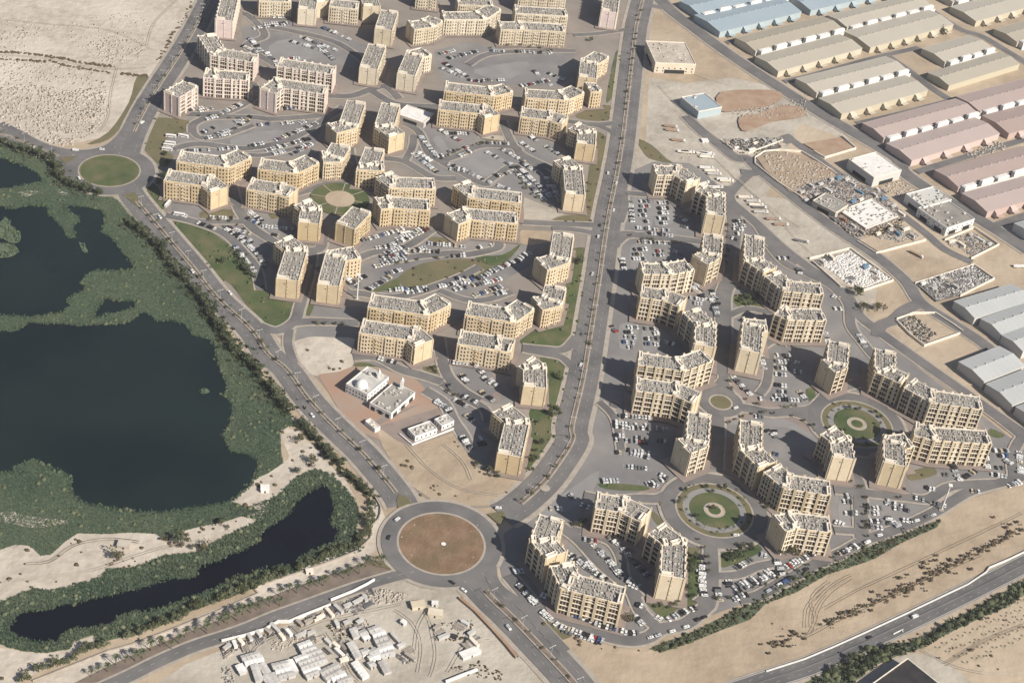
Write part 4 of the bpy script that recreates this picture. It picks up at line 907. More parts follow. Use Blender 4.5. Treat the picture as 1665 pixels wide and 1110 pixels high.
# reeds and marsh plants
marsh_poly = W(MARSH); sandpoly = W('L 0,250 100,218 190,225 265,290 330,280 430,190 500,145 700,150 830,140 1000,148 1050,180 1200,125 1300,100 1450,70 1600,20 1665,0 S 60,-60 150,-180 300,-240 430,-330 P 470,740 455,705 470,692 T1 200,110 320,150 420,260 530,340 600,420 700,560 850,700 930,850 960,910 860,830 780,720 640,610 500,565 380,600 250,690 120,830 0,900 L 1665,70 1560,110 1400,180 1260,262 1060,290 900,340 850,362 700,372 600,445 540,465 330,515 230,495 130,530 0,590 -200,650 -200,300')
marsh2 = W('L 0,590 130,530 230,495 330,515 520,460 640,430 700,370 850,370 1060,290 1260,265 1400,190 1560,110 1665,60 S 60,20 120,0 T1 60,880 260,680 400,600 520,570 640,610 800,720 880,830 940,900 1030,1110 S 870,100 880,180 940,190 900,260 700,320 560,360 470,400 330,450 0,580 L 1500,540 1250,640 1000,740 850,800 680,840 610,850 600,800 480,840 450,890 300,915 150,905 60,880 0,860 -200,800 -200,650')
tufts('reeds', dens(marsh_poly, .5, lake_polys + [sandpoly]), .5, 1.1, .8, 'reed', 'tall green reeds filling the shores of the big lake', 'reeds', blades=7)
tufts('reeds', dens(marsh2, .42, lake_polys), .6, 1.2, 1.4, 'reed', 'green reeds and rushes round the narrow dark pond', 'reeds', blades=7)
for p in isl_polys: tufts('reeds', dens(p, .1), 1.2, 2.2, 1.2, 'reed', 'reeds covering a small island in the lake', 'reeds')
mounds('marsh_bushes', dens(marsh_poly, .0015, lake_polys + [sandpoly]), 1.0, 2.2, .8, 'leaf', 'dark bushes standing among the reeds', 'bushes')
mounds('marsh_bushes', dens(marsh2, .005, lake_polys), 1.0, 2.2, .9, 'leaf', 'bushes among the rushes of the narrow pond', 'bushes')
mounds('bank_scrub', dens(sandpoly, .004), .8, 2.2, .6, 'scrub', 'low brown scrub on the sandy bank', 'scrub')
tufts('belt_bushes', dens(BELT, .2), 1.0, 2.4, 1.1, 'leaf_dark', 'dense dark green bushes below the highway', 'bushes', blades=8)
mounds('belt_bushes', dens(BELT, .03), 1.5, 3.5, .8, 'leaf', 'rounded bushes below the highway', 'bushes')
HEDGE = 'F6 1010,1090 1110,1045 1250,1000 1400,925 1665,800 H 60,470 200,420 400,350 620,240 720,205 900,140 1050,80 1130,65 1100,110 880,205 720,300 640,335 500,380 400,410 200,525 0,600 F6 1665,900 1500,960 1300,1040 1100,1110'
tufts('hedge', dens(HEDGE, .38), .5, 1.1, .9, 'leaf_olive', 'olive green hedge along the southern edge of the east district', 'hedge', blades=8)
mounds('hedge', dens(HEDGE, .03), 1, 2.4, .9, 'leaf_dark', 'dark shrubs in the southern hedge', 'hedge')
for m, s in LAWN: 
    p = W(s)
    if area(p) > 120: mounds('lawn_shrubs', dens(p, .006), .7, 1.9, .8, 'leaf' if m == 'grass' else 'scrub', 'small shrubs dotted over a lawn', 'shrubs', z=.4)
for i_, pl_ in enumerate(lake_polys):
    q = np.array([(x, y) for x, y, a in walk(pl_ + [pl_[0]], .55)]); uv = np.array([pix(*v) for v in q]); k = (uv[:, 0] > -30) & (uv[:, 0] < 1700) & (uv[:, 1] > -30) & (uv[:, 1] < 1150); q = q[k]
    nz = np.sin(q[:, 0] * .11) + np.sin(q[:, 1] * .17 + 1.3) + np.sin((q[:, 0] + q[:, 1]) * .37)
    q = q + RNG.normal(0, 1.0, q.shape); tufts('shore_rushes', q, .5, 1.3, 1.5, 'reed', 'taller rushes fringing the water edge of a lake', 'rushes', blades=7)
    q2 = q[nz > .9]; mounds('shore_bushes', q2[::6], .9, 2.3, .9, 'leaf_dark', 'dark rounded bushes along the water edge of a lake', 'bushes')
MT['track'] = mat('tyre_tracks', (0.35, 0.28, 0.205), 0.95, (0.30, 0.24, 0.175), 0.3, 8); MT['track_pale'] = mat('pale_tyre_tracks', (0.45, 0.40, 0.335), 0.95, (0.37, 0.325, 0.265), 0.3, 8)
for s_, m_ in (('H 300,760 310,640 380,540 480,460 560,420', 'track'), ('H 330,780 345,650 430,530 560,440', 'track'), ('H 290,800 330,700 300,600 340,520 420,460', 'track'), ('H 260,760 270,640 330,560 400,500', 'track'), ('H 380,640 600,520 900,380 1200,240 1665,20', 'track'), ('H 250,830 500,700 800,560 1100,420 1400,290', 'track'), ('H 1000,900 1200,1000 1400,1050 1665,1060', 'track_pale'), ('H 1150,1000 1400,850 1665,740', 'scrub'),
               ('T3 300,900 420,700 640,590 900,520 1150,420 1400,370 T4 100,290 400,230', 'track_pale'), ('T3 1180,560 1350,800 1450,1000 1560,1110', 'track_pale'), ('T4 300,300 500,450 600,700 560,1000', 'track_pale'), ('T4 640,330 700,450 760,800 700,1050', 'track_pale'), ('T4 640,330 560,500 520,800', 'track_pale'), ('T4 900,1000 1100,700 1400,640', 'track_pale'),
               ('R1 0,360 200,370 400,400 600,440 760,450 950,440', 'track_pale'), ('R1 0,130 300,160 700,200 1000,330', 'track_pale'), ('R1 760,440 720,600 700,760 640,860', 'track_pale'), ('R1 950,300 1000,150 1150,0', 'track_pale'), ('F1 640,140 800,300 1000,480 1200,700 1300,780', 'track_pale'), ('F1 560,60 760,260 960,430 1200,600', 'track_pale'), ('D 400,330 560,500 760,620 1000,660', 'track_pale'), ('D 640,330 760,440 820,560', 'track_pale'), ('L 180,350 330,330 480,230 700,190 900,210', 'scrub'), ('L 0,470 260,440 600,390 1000,260 1300,200', 'track_pale'), ('R4 130,560 260,700 420,830 560,930', 'track_pale'), ('R4 200,420 400,500 600,560', 'track_pale')):
    pth = path(s_)
    for off_ in (-1.0, 1.0): strip('tyre_track', [(x_ + RNG.normal(0, .12), y_ + RNG.normal(0, .12)) for x_, y_ in pth], .4 if m_ != 'scrub' else .35, m_, off=off_)
# desert rubble and scrub
DES = [('R1 -200,500 300,560 640,600 720,700 620,850 480,920 360,930 200,880 60,820 -200,780', .02, .02), ('R1 -200,330 250,400 640,480 700,560 500,560 0,520 -200,480', .012, .008), ('R1 500,300 700,240 940,260 900,380 740,420 560,360', .02, .012),
       ('R1 -200,100 100,120 320,200 160,330 -200,330', .006, .012), ('R1 300,180 880,60 1000,200 930,260 500,300', .004, .002), ('R1 280,600 700,560 660,740 620,820 460,700', .02, .02), ('R1 330,880 480,900 470,940 380,940', .05, .0)]
for s, r, v in DES:
    chunks('desert_rubble', dens(s, r * 4.5), .4, 1.4, 'rubble', 'pale rubble heaps scattered on the northwest desert', 'rubble', asp=2.2, hh=.6)
    mounds('desert_scrub', dens(s, v * 1.1), .4, 1.2, .6, 'scrub', 'dark dry scrub on the northwest desert', 'scrub')
def along(s, n, spread, seedr=0):
    p = path(s); q = walk(p, max(.5, sum(math.dist(p[i], p[i + 1]) for i in range(len(p) - 1)) / n)); P = np.array([(x, y) for x, y, _ in q]); return P + RNG.normal(0, spread, P.shape)
mounds('scrub_line', np.vstack([along('R1 -100,330 100,340 340,370 560,410 740,430', 90, 1.2), along('R1 -50,380 300,400 560,450 720,470', 50, 1.5), along('R1 790,480 950,495', 25, 1.2), along('R1 1250,20 1090,270 1010,390', 30, 1.5)]), 1, 2.4, .7, 'scrub', 'lines of dark scrub along old tracks in the desert', 'scrub')
mounds('roadside_scrub', np.vstack([along('H 380,730 560,660 700,590 900,510 1100,400 1260,320 1420,240 1665,120', 220, 2.2), along('H 0,900 130,830 230,780', 30, 2.5)]), .6, 1.7, .7, 'scrub', 'line of brown scrub on the desert strip above the highway', 'scrub')
for s, d in (('H 380,720 700,520 1000,340 1200,250 1320,300 900,560 600,720 440,780', .012), ('H 860,560 1120,400 1330,300 1420,340 1000,580', .01), ('H 1450,40 1665,20 1665,160 1480,200', .008), ('H 0,640 60,720 160,800 100,900 0,950', .012), ('H 700,230 860,220 840,290 720,290', .012), ('H 1000,840 1120,790 1665,560 1665,720 1150,1000 1050,940', .004), ('H 1280,960 1560,900 1600,1000 1450,1110 1300,1050', .006),
             ('F6 500,1010 800,1060 1000,1110 560,1110', .02), ('H 820,820 1160,720 1100,800 860,850', .02), ('D 250,380 440,580 560,690 480,650 330,500', .008), ('D 520,580 640,600 760,680 700,690 560,640', .03), ('D 1010,630 1090,620 1060,660', .05), ('D 340,440 440,430 450,540 400,520', .05), ('D 780,440 900,470 1010,540 960,560 850,500', .03), ('D 700,310 750,300 770,350 720,340', .06), ('C4 640,600 900,570 880,640 700,640', .02), ('C4 470,490 560,500 540,560', .02),
             ('L 0,950 120,1000 80,1100 0,1110', .01), ('L 660,320 880,300 860,370 700,370', .05), ('L 1030,150 1230,180 1210,250 1060,250', .035), ('L 1260,110 1450,70 1440,130 1280,170', .04), ('L 0,420 600,330 640,430 230,480', .005)):
    mounds('desert_scrub', dens(s, d), .7, 2.0, .75, 'scrub', 'dry bushes growing in small patches on the sand', 'scrub')
mounds('island_scrub', dens('P 655,850 780,850 790,900 750,930 680,930 650,900', .004), .3, .7, .4, 'rubble', 'few pale clods on the brown roundabout island', 'clods', z=ZC[0])
sheet('red_sand', 'R4 520,600 860,590 920,640 800,700 640,720 520,720', 'sand_red', 3); sheet('red_sand', 'R4 640,760 760,740 900,690 1040,700 1050,760 860,790 760,830 660,850', 'sand_red', 3); sheet('works_plot', 'F1 910,150 1100,110 1330,190 1420,260 1190,390 1060,310', 'plot', 2)
sheet('brown_plot', 'I 240,60 480,20 570,90 370,140', 'sand_red'); sheet('stone_yard', 'I 300,820 540,745 800,935 610,1000 480,970', 'sand_pale'); sheet('steel_yard', 'I 970,965 1340,850 1455,930 1250,1040 1100,1080', 'asphalt')
sheet('cable_yard', 'I 600,680 860,590 1020,670 720,755', 'sand'); sheet('works_yard', 'I 200,340 520,250 640,340 900,520 620,660 420,540', 'court')
# works yards
for s, d, m, lab, a in (('F1 700,30 1080,20 1060,70 860,110 760,90', .05, 'rubble_grey', 'pipes and panels stacked in the yard by the road fork', .7), ('F1 930,140 1100,110 1330,200 1420,260 1190,380 1060,300', .012, 'rubble', 'planks and formwork lying on the sandy plot', .75),
        ('I 200,350 520,260 640,350 600,420 340,450', .06, 'rubble_grey', 'scaffold and steel bundles in the upper works yard', .7), ('I 560,420 740,370 900,520 760,600 650,600', .07, 'rubble_grey', 'white panels crowded in the middle works yard', .75), ('I 430,540 650,580 620,660 540,640', .07, 'rubble_grey', 'scrap along the road edge of the works yard', None),
        ('I 720,340 870,290 960,350 860,400', .03, 'rubble', 'timber in the yard beside the white workshop', .7), ('I 340,820 540,760 800,930 620,990 520,960', .09, 'white', 'rows of white stone slabs in the fenced yard', .72), ('I 980,950 1330,850 1450,930 1250,1030 1100,1070', .07, 'rubble_grey', 'dark steel profiles laid in rows in the steel yard', .72),
        ('I 1170,680 1330,620 1480,710 1330,780', .05, 'rubble_grey', 'pallets and blocks in the pallet yard', .7), ('I 1290,130 1480,20 1560,90 1340,150', .02, 'rubble', 'materials in the small brown plot', .7), ('F4 850,170 960,130 1100,250 1030,320', .05, 'rubble_grey', 'stacked frames in the small fenced plot', .9), ('I 700,660 880,600 1010,660 850,700', .04, 'rubble_grey', 'cable drums and beams behind the white wall', .7),
        ('T3 0,700 240,640 480,560 640,470 640,560 400,640 0,830', .10, 'rubble_grey', 'crowded scrap along the scrapyard wall, west part', 1.2), ('T3 830,440 1060,350 1240,270 1480,150 1665,80 1665,230 1400,320 1200,370 880,480', .10, 'rubble_grey', 'crowded scrap along the scrapyard wall, east part', 1.2),
        ('T4 0,60 200,60 440,110 380,180 200,220 0,230', .09, 'rubble', 'scrap heaps below the big roundabout', None), ('T3 560,640 700,580 1050,540 1140,600 860,650 700,740 560,760', .06, 'rubble', 'heaps of scrap above the cabins', None), ('T3 1270,600 1420,570 1500,860 1380,800', .07, 'rubble_grey', 'scrap beside the cabin row', None),
        ('T3 1180,440 1650,400 1665,560 1440,480 1300,600', .06, 'rubble', 'heaps of pipes north of the cabin row', None), ('T3 0,930 100,920 150,1110 0,1110', .07, 'rubble_grey', 'scrap at the bottom left of the yard', None), ('T4 700,450 1200,400 1180,640 860,650', .015, 'rubble', 'scattered debris round the dark pit', None), ('T4 340,780 500,790 540,880 360,900', .05, 'rubble_grey', 'pile of scrap in the open part of the yard', None),
        ('T4 900,950 1240,860 1500,1000 1480,1090 1040,1010', .03, 'scrub', 'low scrub and rubble at the bottom edge of the yard', None), ('T4 260,500 320,640 420,740 300,700', .03, 'rubble', 'debris strip beside the cabins', None), ('R4 550,720 1080,640 1060,560 1100,760 700,780', .01, 'rubble', 'heaps on the red sand', None), ('F1 420,60 620,110 580,170 380,150', .004, 'rubble', 'debris near the parked trailers', None)):
    kw = dict(asp=4.0 if a is not None else 1.8)
    chunks('yard_materials', dens(s, d * 8), .3, 1.15, m, lab, 'materials', ang=a, **kw)

for s_, d_, mm in (('T3 0,700 240,640 640,470 640,560 400,640 0,830', .12, 'scrub'), ('T3 830,440 1240,270 1665,80 1665,230 1200,370 880,480', .12, 'scrub'), ('I 200,350 520,260 640,350 900,520 760,600 560,660 430,540', .09, 'terracotta'), ('I 430,540 900,520 860,640 600,660', .08, 'scrub'), ('F1 680,40 1080,30 1060,100 800,120', .08, 'scrub'), ('T3 1180,440 1665,400 1665,560 1300,620', .1, 'scrub'), ('T4 700,450 1200,400 1180,640 860,650', .03, 'scrub'), ('F4 850,170 960,130 1100,250 1030,320', .06, 'scrub'), ('I 980,950 1330,850 1450,930 1250,1030', .05, 'white')):
    chunks('yard_scrap', dens(s_, d_ * 3), .3, 1.1, mm, 'dark and rusty odds and ends among the stored materials', 'scrap', asp=3)
# ------------------------------------------------------------------ trees
def crown_mesh(name, rx, rz, n, leaf, m, seed, base=1.5):
    rg = np.random.default_rng(seed); lob = rg.normal(0, .42, (7, 3)) * [rx, rx, rz * .7]; V = []; 
    for i in range(n):
        c = lob[rg.integers(0, 7)]; d = rg.normal(0, 1, 3); d /= np.linalg.norm(d); p = c + d * [rx * .55, rx * .55, rz * .5] * rg.uniform(.7, 1.05); p[2] += rz + base
        t1 = rg.normal(0, 1, 3); t1 /= np.linalg.norm(t1); nrm = d + rg.normal(0, .35, 3); t2 = np.cross(nrm, t1); t2 /= np.linalg.norm(t2) + 1e-6; t1 = np.cross(t2, nrm); t1 /= np.linalg.norm(t1) + 1e-6
        s = leaf * rg.uniform(.6, 1.3); V += [p - t1 * s, p + t1 * s * .8 + t2 * s * .3, p + t2 * s]
    V = np.array(V); me = bpy.data.meshes.new(name); me.from_pydata([tuple(v) for v in V], [], [(3 * i, 3 * i + 1, 3 * i + 2) for i in range(n)]); me.materials.append(MT[m]); me.update(); return me
CROWN = {k: [crown_mesh('crown', rx, rz, n, lf, m, 10 * j + sd) for j in range(4)] for k, rx, rz, n, lf, m, sd in
         (('dark', 3.0, 2.6, 260, .75, 'leaf_dark', 1), ('green', 2.8, 2.3, 240, .75, 'leaf', 2), ('olive', 3.2, 2.1, 230, .7, 'leaf_olive', 3))}
tb = MB()
tb.cyl(0, 0, -.3, .32, 3.6, 7, .2)
for a in (0.3, 2.2, 4.4):
    dx, dy = math.cos(a), math.sin(a); tb.quad((.1 * dx, .1 * dy, 2.6), (.1 * dx + .2, .1 * dy, 2.6), (1.3 * dx + .1, 1.3 * dy, 4.4), (1.3 * dx, 1.3 * dy, 4.4))
TRUNK = tb.mesh('trunk', ['bark'])
pb = MB(); pb.cyl(0, 0, -.3, .28, 6.3, 6, .2); PTR = pb.mesh('trunk', ['bark'])
def fronds(seed):
    rg = random.Random(seed); b = MB()
    for k in range(16):
        a = k * 2 * math.pi / 16 + rg.uniform(-.1, .1); c, s = math.cos(a), math.sin(a); ln = rg.uniform(2.4, 3.2); up = rg.uniform(.2, 1.1); w_ = .38
        pts = [(0, 6.0), (ln * .5, 6.1 + up), (ln, 5.6 + up * .3 - rg.uniform(0, 1.2))]
        for i in range(2):
            (r0, z0), (r1, z1) = pts[i], pts[i + 1]; w1 = w_ * (1 - i * .3); w2 = w_ * (1 - (i + 1) * .42)
            b.quad((r0 * c - w1 * s, r0 * s + w1 * c, z0), (r0 * c + w1 * s, r0 * s - w1 * c, z0), (r1 * c + w2 * s, r1 * s - w2 * c, z1), (r1 * c - w2 * s, r1 * s + w2 * c, z1))
    return b.mesh('crown', ['leaf_dark'])
FROND = [fronds(i) for i in range(3)]
def ordw(n):
    u = ['', 'first', 'second', 'third', 'fourth', 'fifth', 'sixth', 'seventh', 'eighth', 'ninth', 'tenth', 'eleventh', 'twelfth', 'thirteenth', 'fourteenth', 'fifteenth', 'sixteenth', 'seventeenth', 'eighteenth', 'nineteenth']
    t = ['', '', 'twent', 'thirt', 'fort', 'fift', 'sixt', 'sevent', 'eight', 'ninet']
    if n < 20: return u[n]
    if n % 10 == 0 and n < 100: return t[n // 10] + 'ieth'
    if n < 100: return t[n // 10] + 'y-' + u[n % 10]
    return 'hundred-' + ordw(n - 100) if n > 100 else 'hundredth'
def tree(x, y, sc, kind, label, group, cat='tree', name='broad_tree'):
    u_, v_ = pix(x, y)
    if not (-60 < u_ < 1725 and -60 < v_ < 1170): return
    name = dict(palm='palm_tree', dark='acacia_tree', green='broad_tree', olive='thorn_tree')[kind]
    root = empty(name, (x, y, gz(x, y)), label, cat, group, random.uniform(0, 6.28)); root.scale = (sc, sc, sc * random.uniform(.85, 1.15))
    if kind == 'palm': link('trunk', PTR, root); link('crown', random.choice(FROND), root)
    else: link('trunk', TRUNK, root); link('crown', random.choice(CROWN[kind]), root)
def tree_row(s, step, sc, kind, label, group, jit=1.0, skip=.08, start=1.0):
    for x, y, a in walk(path(s), step, start):
        if random.random() < skip: continue
        tree(x + random.gauss(0, jit), y + random.gauss(0, jit), sc * random.uniform(.75, 1.25), kind, label, group, 'palm tree' if kind == 'palm' else 'tree')
tree_row('L 130,1110 300,1020 450,970 560,910 700,865 850,805 1000,755 1150,695 1280,630 1450,565 1665,485 S 100,520 200,485 330,440', 4.6, 1.0, 'green', 'one of the closely planted trees in the row between the narrow pond and the road', 'row of trees along the pond road')
tree_row('S 330,440 470,395 580,350 700,305 800,260 880,215 935,160 950,80 950,0', 4.6, 1.0, 'green', 'one of the trees round the pond bend near the big roundabout', 'row of trees at the pond bend')
tree_row('T1 1160,980 1090,860 1000,770 900,680 800,570 720,480 650,400 560,310 470,210 400,140 330,60', 5.0, 1.1, 'dark', 'one of the dark trees lining the lake side of the southwest road, lower stretch', 'row of trees on the lake side of the road, lower')
tree_row('C4 440,930 350,810 260,690 180,600 100,520 0,400 A 1330,1110 1200,950 1100,830 1010,720 940,650 860,590 820,560', 6.4, 1.25, 'dark', 'one of the dark trees lining the lake side of the southwest road, upper stretch', 'row of trees on the lake side of the road, upper')
tree_row('A 640,385 540,360 460,335 400,300 380,240 340,185 260,140 120,95 0,55 -100,20', 6.5, 1.2, 'dark', 'one of the dark trees between the lakes and the green roundabout', 'row of trees by the green roundabout')
tree_row('S 1050,350 900,395 750,445 620,490 480,540 350,600 200,650 100,690 0,740', 6.0, 1.15, 'palm', 'one of the palms in the bed above the pond road, near the big roundabout', 'palms above the pond road, east part', 2.2)
tree_row('L 1600,665 1450,720 1300,790 1100,860 950,930 800,975 700,1020 550,1090', 6.0, 1.15, 'palm', 'one of the palms in the bed above the pond road, west part', 'palms above the pond road, west part', 2.2)
for i, (k, lab) in enumerate((('avenue', 0), ('southwest road', 1), ('northwest road', 2), ('west road', 3), ('south road', 4))):
    p = MED[i][0]
    for x, y, a in walk(p, 13 if i < 2 else 15, 4):
        if random.random() < .15: continue
        tree(x + random.gauss(0, .4), y + random.gauss(0, .4), random.uniform(.45, .75) if i != 1 else random.uniform(.55, .85), 'palm' if random.random() < .6 else 'olive', 'one of the small trees planted in the median of the ' + k, 'median trees of the ' + k)
    pp_ = np.array([(x, y) for x, y, a in walk(p, 2.2)]); mounds('median_planting', pp_ + RNG.normal(0, .35, pp_.shape), .35, .95, .9, 'leaf_dark', 'low dark planting in the median of the ' + k, 'planting', z=ZC[0] + .1)
tree_row('F6 1310,500 1290,600 1270,700 1290,780 1240,790', 6, .8, 'dark', 'one of the dark trees east of the block with the huge blank end wall', 'trees beside the southern court')
tree_row('F6 1030,810 1120,830 1200,800', 5, .7, 'green', 'one of the trees on the small lawn under the huge blank end wall', 'trees on the small lawn')
for s, sc, k, lab in (('F6 885,915', 1.3, 'olive', 'large brown-green tree beside the southern tip block'), ('F3 980,800', 1.6, 'olive', 'large olive tree at the foot of the block with the wide brown end'), ('F3 1090,770', 1.2, 'dark', 'dark tree right of the large olive tree'), ('F3 900,800', 1.0, 'green', 'green tree left of the large olive tree'), ('F4 630,90', 1.5, 'olive', 'brown tree on the sand north of the outer road, left of two'), ('F4 720,95', 1.5, 'olive', 'brown tree on the sand north of the outer road, right of two'), ('R5 1130,215', 1.9, 'olive', 'brown tree in front of the tan warehouse'), ('F6 1420,190', .8, 'olive', 'small round planting at the centre of the ringed garden'), ('F1 1560,1030', 1.8, 'green', 'leafy tree at the corner of the stone yard'), ('A 1440,830', 1.0, 'dark', 'dark bush-like tree on the southwest lawn'), ('L 1165,215', 1.5, 'dark', 'round tree on the sand bank, centre one'), ('L 770,310', 1.5, 'olive', 'brown-green round tree on the sand bank, left one'), ('L 1425,95', 1.1, 'dark', 'round tree on the sand bank, right one'), ('L 1310,250', 1.1, 'olive', 'tree at the edge of the rushes below the sand bank'), ('D 1270,330', 1, 'dark', 'dark tree on the avenue lawn near the lone block'), ('C3 1010,930', 1, 'dark', 'dark tree in the middle of the avenue lawn'), ('C2 1280,990', 1.3, 'dark', 'dark tree cluster on the lawn below the oval bed'), ('T1 480,510', 1.4, 'olive', 'brown bush on the sand north of the narrow pond'), ('T1 330,260', 1.0, 'olive', 'small bush on the sand wedge by the lake'), ('T1 310,620', .9, 'dark', 'dark bush at the path bend by the lake'), ('R3 1350,270', .8, 'dark', 'lone tree at the top street beside the avenue')):
    c = W(s)[0]; tree(c[0], c[1], sc, k, lab, None)
for ring, n_, cpt in ((28, 20, 'P 1161.4,830.2'), (28, 14, 'P 1393,690')):
    c = W(cpt)[0]
    for k in range(n_):
        a = 2 * math.pi * (k + random.uniform(-.3, .3)) / n_; r = random.choice((28, 24, 19)); tree(c[0] + r * math.cos(a), c[1] + r * math.sin(a), random.uniform(.45, .8), random.choice(('palm', 'dark')), 'one of the small trees ringing the ' + ('round garden of the southern roundabout' if cpt[2:6] == '1161' else 'round garden of the eastern roundabout'), 'trees of the ' + ('southern' if cpt[2:6] == '1161' else 'eastern') + ' round garden')
def scatter_trees(s, n, sc, kind, label, group):
    for x, y in pts_in(W(s), n): tree(x, y, sc * random.uniform(.7, 1.3), kind, label, group)
scatter_trees('F3 530,870 540,790 720,730 780,770 640,840', 22, .6, 'dark', 'one of the dark shrub trees in the wedge bed below the round garden', 'trees of the wedge bed')
scatter_trees('F2 770,10 1000,0 940,80 830,80', 14, .7, 'dark', 'one of the trees of the enclosed garden', 'trees of the enclosed garden')
scatter_trees('C3 950,570 1110,640 1060,1000 900,1000', 10, .8, 'green', 'one of the trees on the long lawn beside the avenue', 'trees on the avenue lawn')
scatter_trees('D 1180,440 1300,250 1200,540', 6, .7, 'green', 'one of the trees on the lawn at the avenue bend', 'trees at the avenue bend')
scatter_trees('C1 560,760 640,900 680,930 620,820', 9, .9, 'dark', 'one of the trees between the southwest lawn and the car park', 'trees by the southwest car park')
scatter_trees('D 780,440 900,460 1010,540 950,550', 7, .7, 'dark', 'one of the bushy trees on the sand by the lone block', 'bushy trees by the lone block')
scatter_trees('L 1030,140 1480,70 1560,90 1240,250 900,310', 9, .6, 'olive', 'one of the bushes dotted over the sand bank', 'bushes of the sand bank')
scatter_trees('H 380,1060 640,900 900,880 1300,680 1600,530 1640,560 1100,820 700,980 500,1110', 26, .8, 'dark', 'one of the taller trees in the green belt below the highway', 'trees of the green belt')
scatter_trees('A 1120,60 1060,160 1110,300 1000,330 1010,260 1060,120', 8, .9, 'dark', 'one of the dark trees between the green roundabout and the first yellow block', 'trees by the green roundabout east side')
scatter_trees('C4 1310,620 1410,630 1400,660 1330,660', 5, .5, 'olive', 'one of the bushes below the front block of the curved street', 'bushes below the curved street')
scatter_trees('F6 500,250 620,290 600,320 520,310', 4, .7, 'olive', 'one of the small trees between the two northern court blocks', 'trees of the northern court')
tree_row('F3 480,1100 640,1060 800,1000 960,940 1130,860 1300,800 1440,740', 11, .5, 'dark', 'one of the small trees at the kerb of the perimeter road', 'trees along the perimeter road', 1)
def belt(s, n, sp, lo, hi, m, lab):
    P = along(s, n, sp); tufts('belt_undergrowth', P, lo, hi, 1.2, m, lab, 'bushes', blades=9)
belt('C4 440,930 350,810 260,690 180,600 100,520 0,400 A 1330,1110 1200,950 1100,830 1010,720 940,650 860,590 820,560', 2600, 4.6, .8, 2.2, 'leaf_dark', 'dark undergrowth below the trees on the lake side of the southwest road')
belt('T1 1160,980 1090,860 1000,770 900,680 800,570 720,480 650,400 560,310 470,210 400,140 330,60', 1100, 3.0, .8, 1.9, 'leaf_dark', 'dark undergrowth below the roadside trees near the sand wedge')
belt('A 640,385 540,360 460,335 400,300 380,240 340,185 260,140 120,95 0,55 -100,20', 1700, 4.2, .8, 2.1, 'leaf_dark', 'dark undergrowth below the trees by the green roundabout')
belt('C1 560,735 620,820 680,920 700,950', 120, 2.5, .6, 1.6, 'leaf_dark', 'dark hedge between the southwest lawn and the car park')
for s_, st_, g_ in (('F2 720,560 780,640 900,700 1050,735 1180,725', 9, 'the curved court wall'), ('F2 720,830 860,775 1100,775 1290,860', 9, 'the street north of the round garden'), ('F1 700,470 720,700 715,880', 11, 'the shaded street'), ('F1 100,660 250,690 420,700', 10, 'the cross street by the western lots'), ('F3 380,700 440,820 440,1000', 9, 'the lane below the round garden'), ('F3 780,470 850,540', 7, 'the lane right of the round garden'), ('F5 640,640 650,900', 9, 'the eastern lot edge'), ('F5 460,540 600,560 760,630 900,640', 10, 'the lane of the eastern lots'),
    ('C2 380,320 560,240 680,230', 9, 'the north court island'), ('C2 860,380 950,520 1100,620', 9, 'the north court edge'), ('R2 340,750 560,760 740,790', 10, 'the pink block lot'), ('C2 20,1000 300,960 560,940', 10, 'the long garden edge'), ('C1 330,555 560,570 640,640', 9, 'the southwest lot'), ('C4 1300,700 1420,760 1560,860', 8, 'the curved street'), ('C4 600,350 880,360', 8, 'the lane north of the sand lot'), ('R3 640,330 900,300 1150,350', 12, 'the far top lot')):
    tree_row(s_, st_, .55, 'olive', 'one of the small street trees along ' + g_, 'street trees along ' + g_, .8, .2)
# young palms planted in a grid
for r in range(5):
    a_ = np.array(W('H %d,%d' % (1060 + r * 60, 850 + r * 34))[0]); b_ = np.array(W('H %d,%d' % (1700 + r * 60, 560 + r * 34))[0])
    for k in range(15):
        p = a_ + (b_ - a_) * k / 14 + RNG.normal(0, .6, 2); tree(p[0], p[1], .38, 'palm', 'one of the young palms planted in a grid below the green belt', 'young palms in a grid')

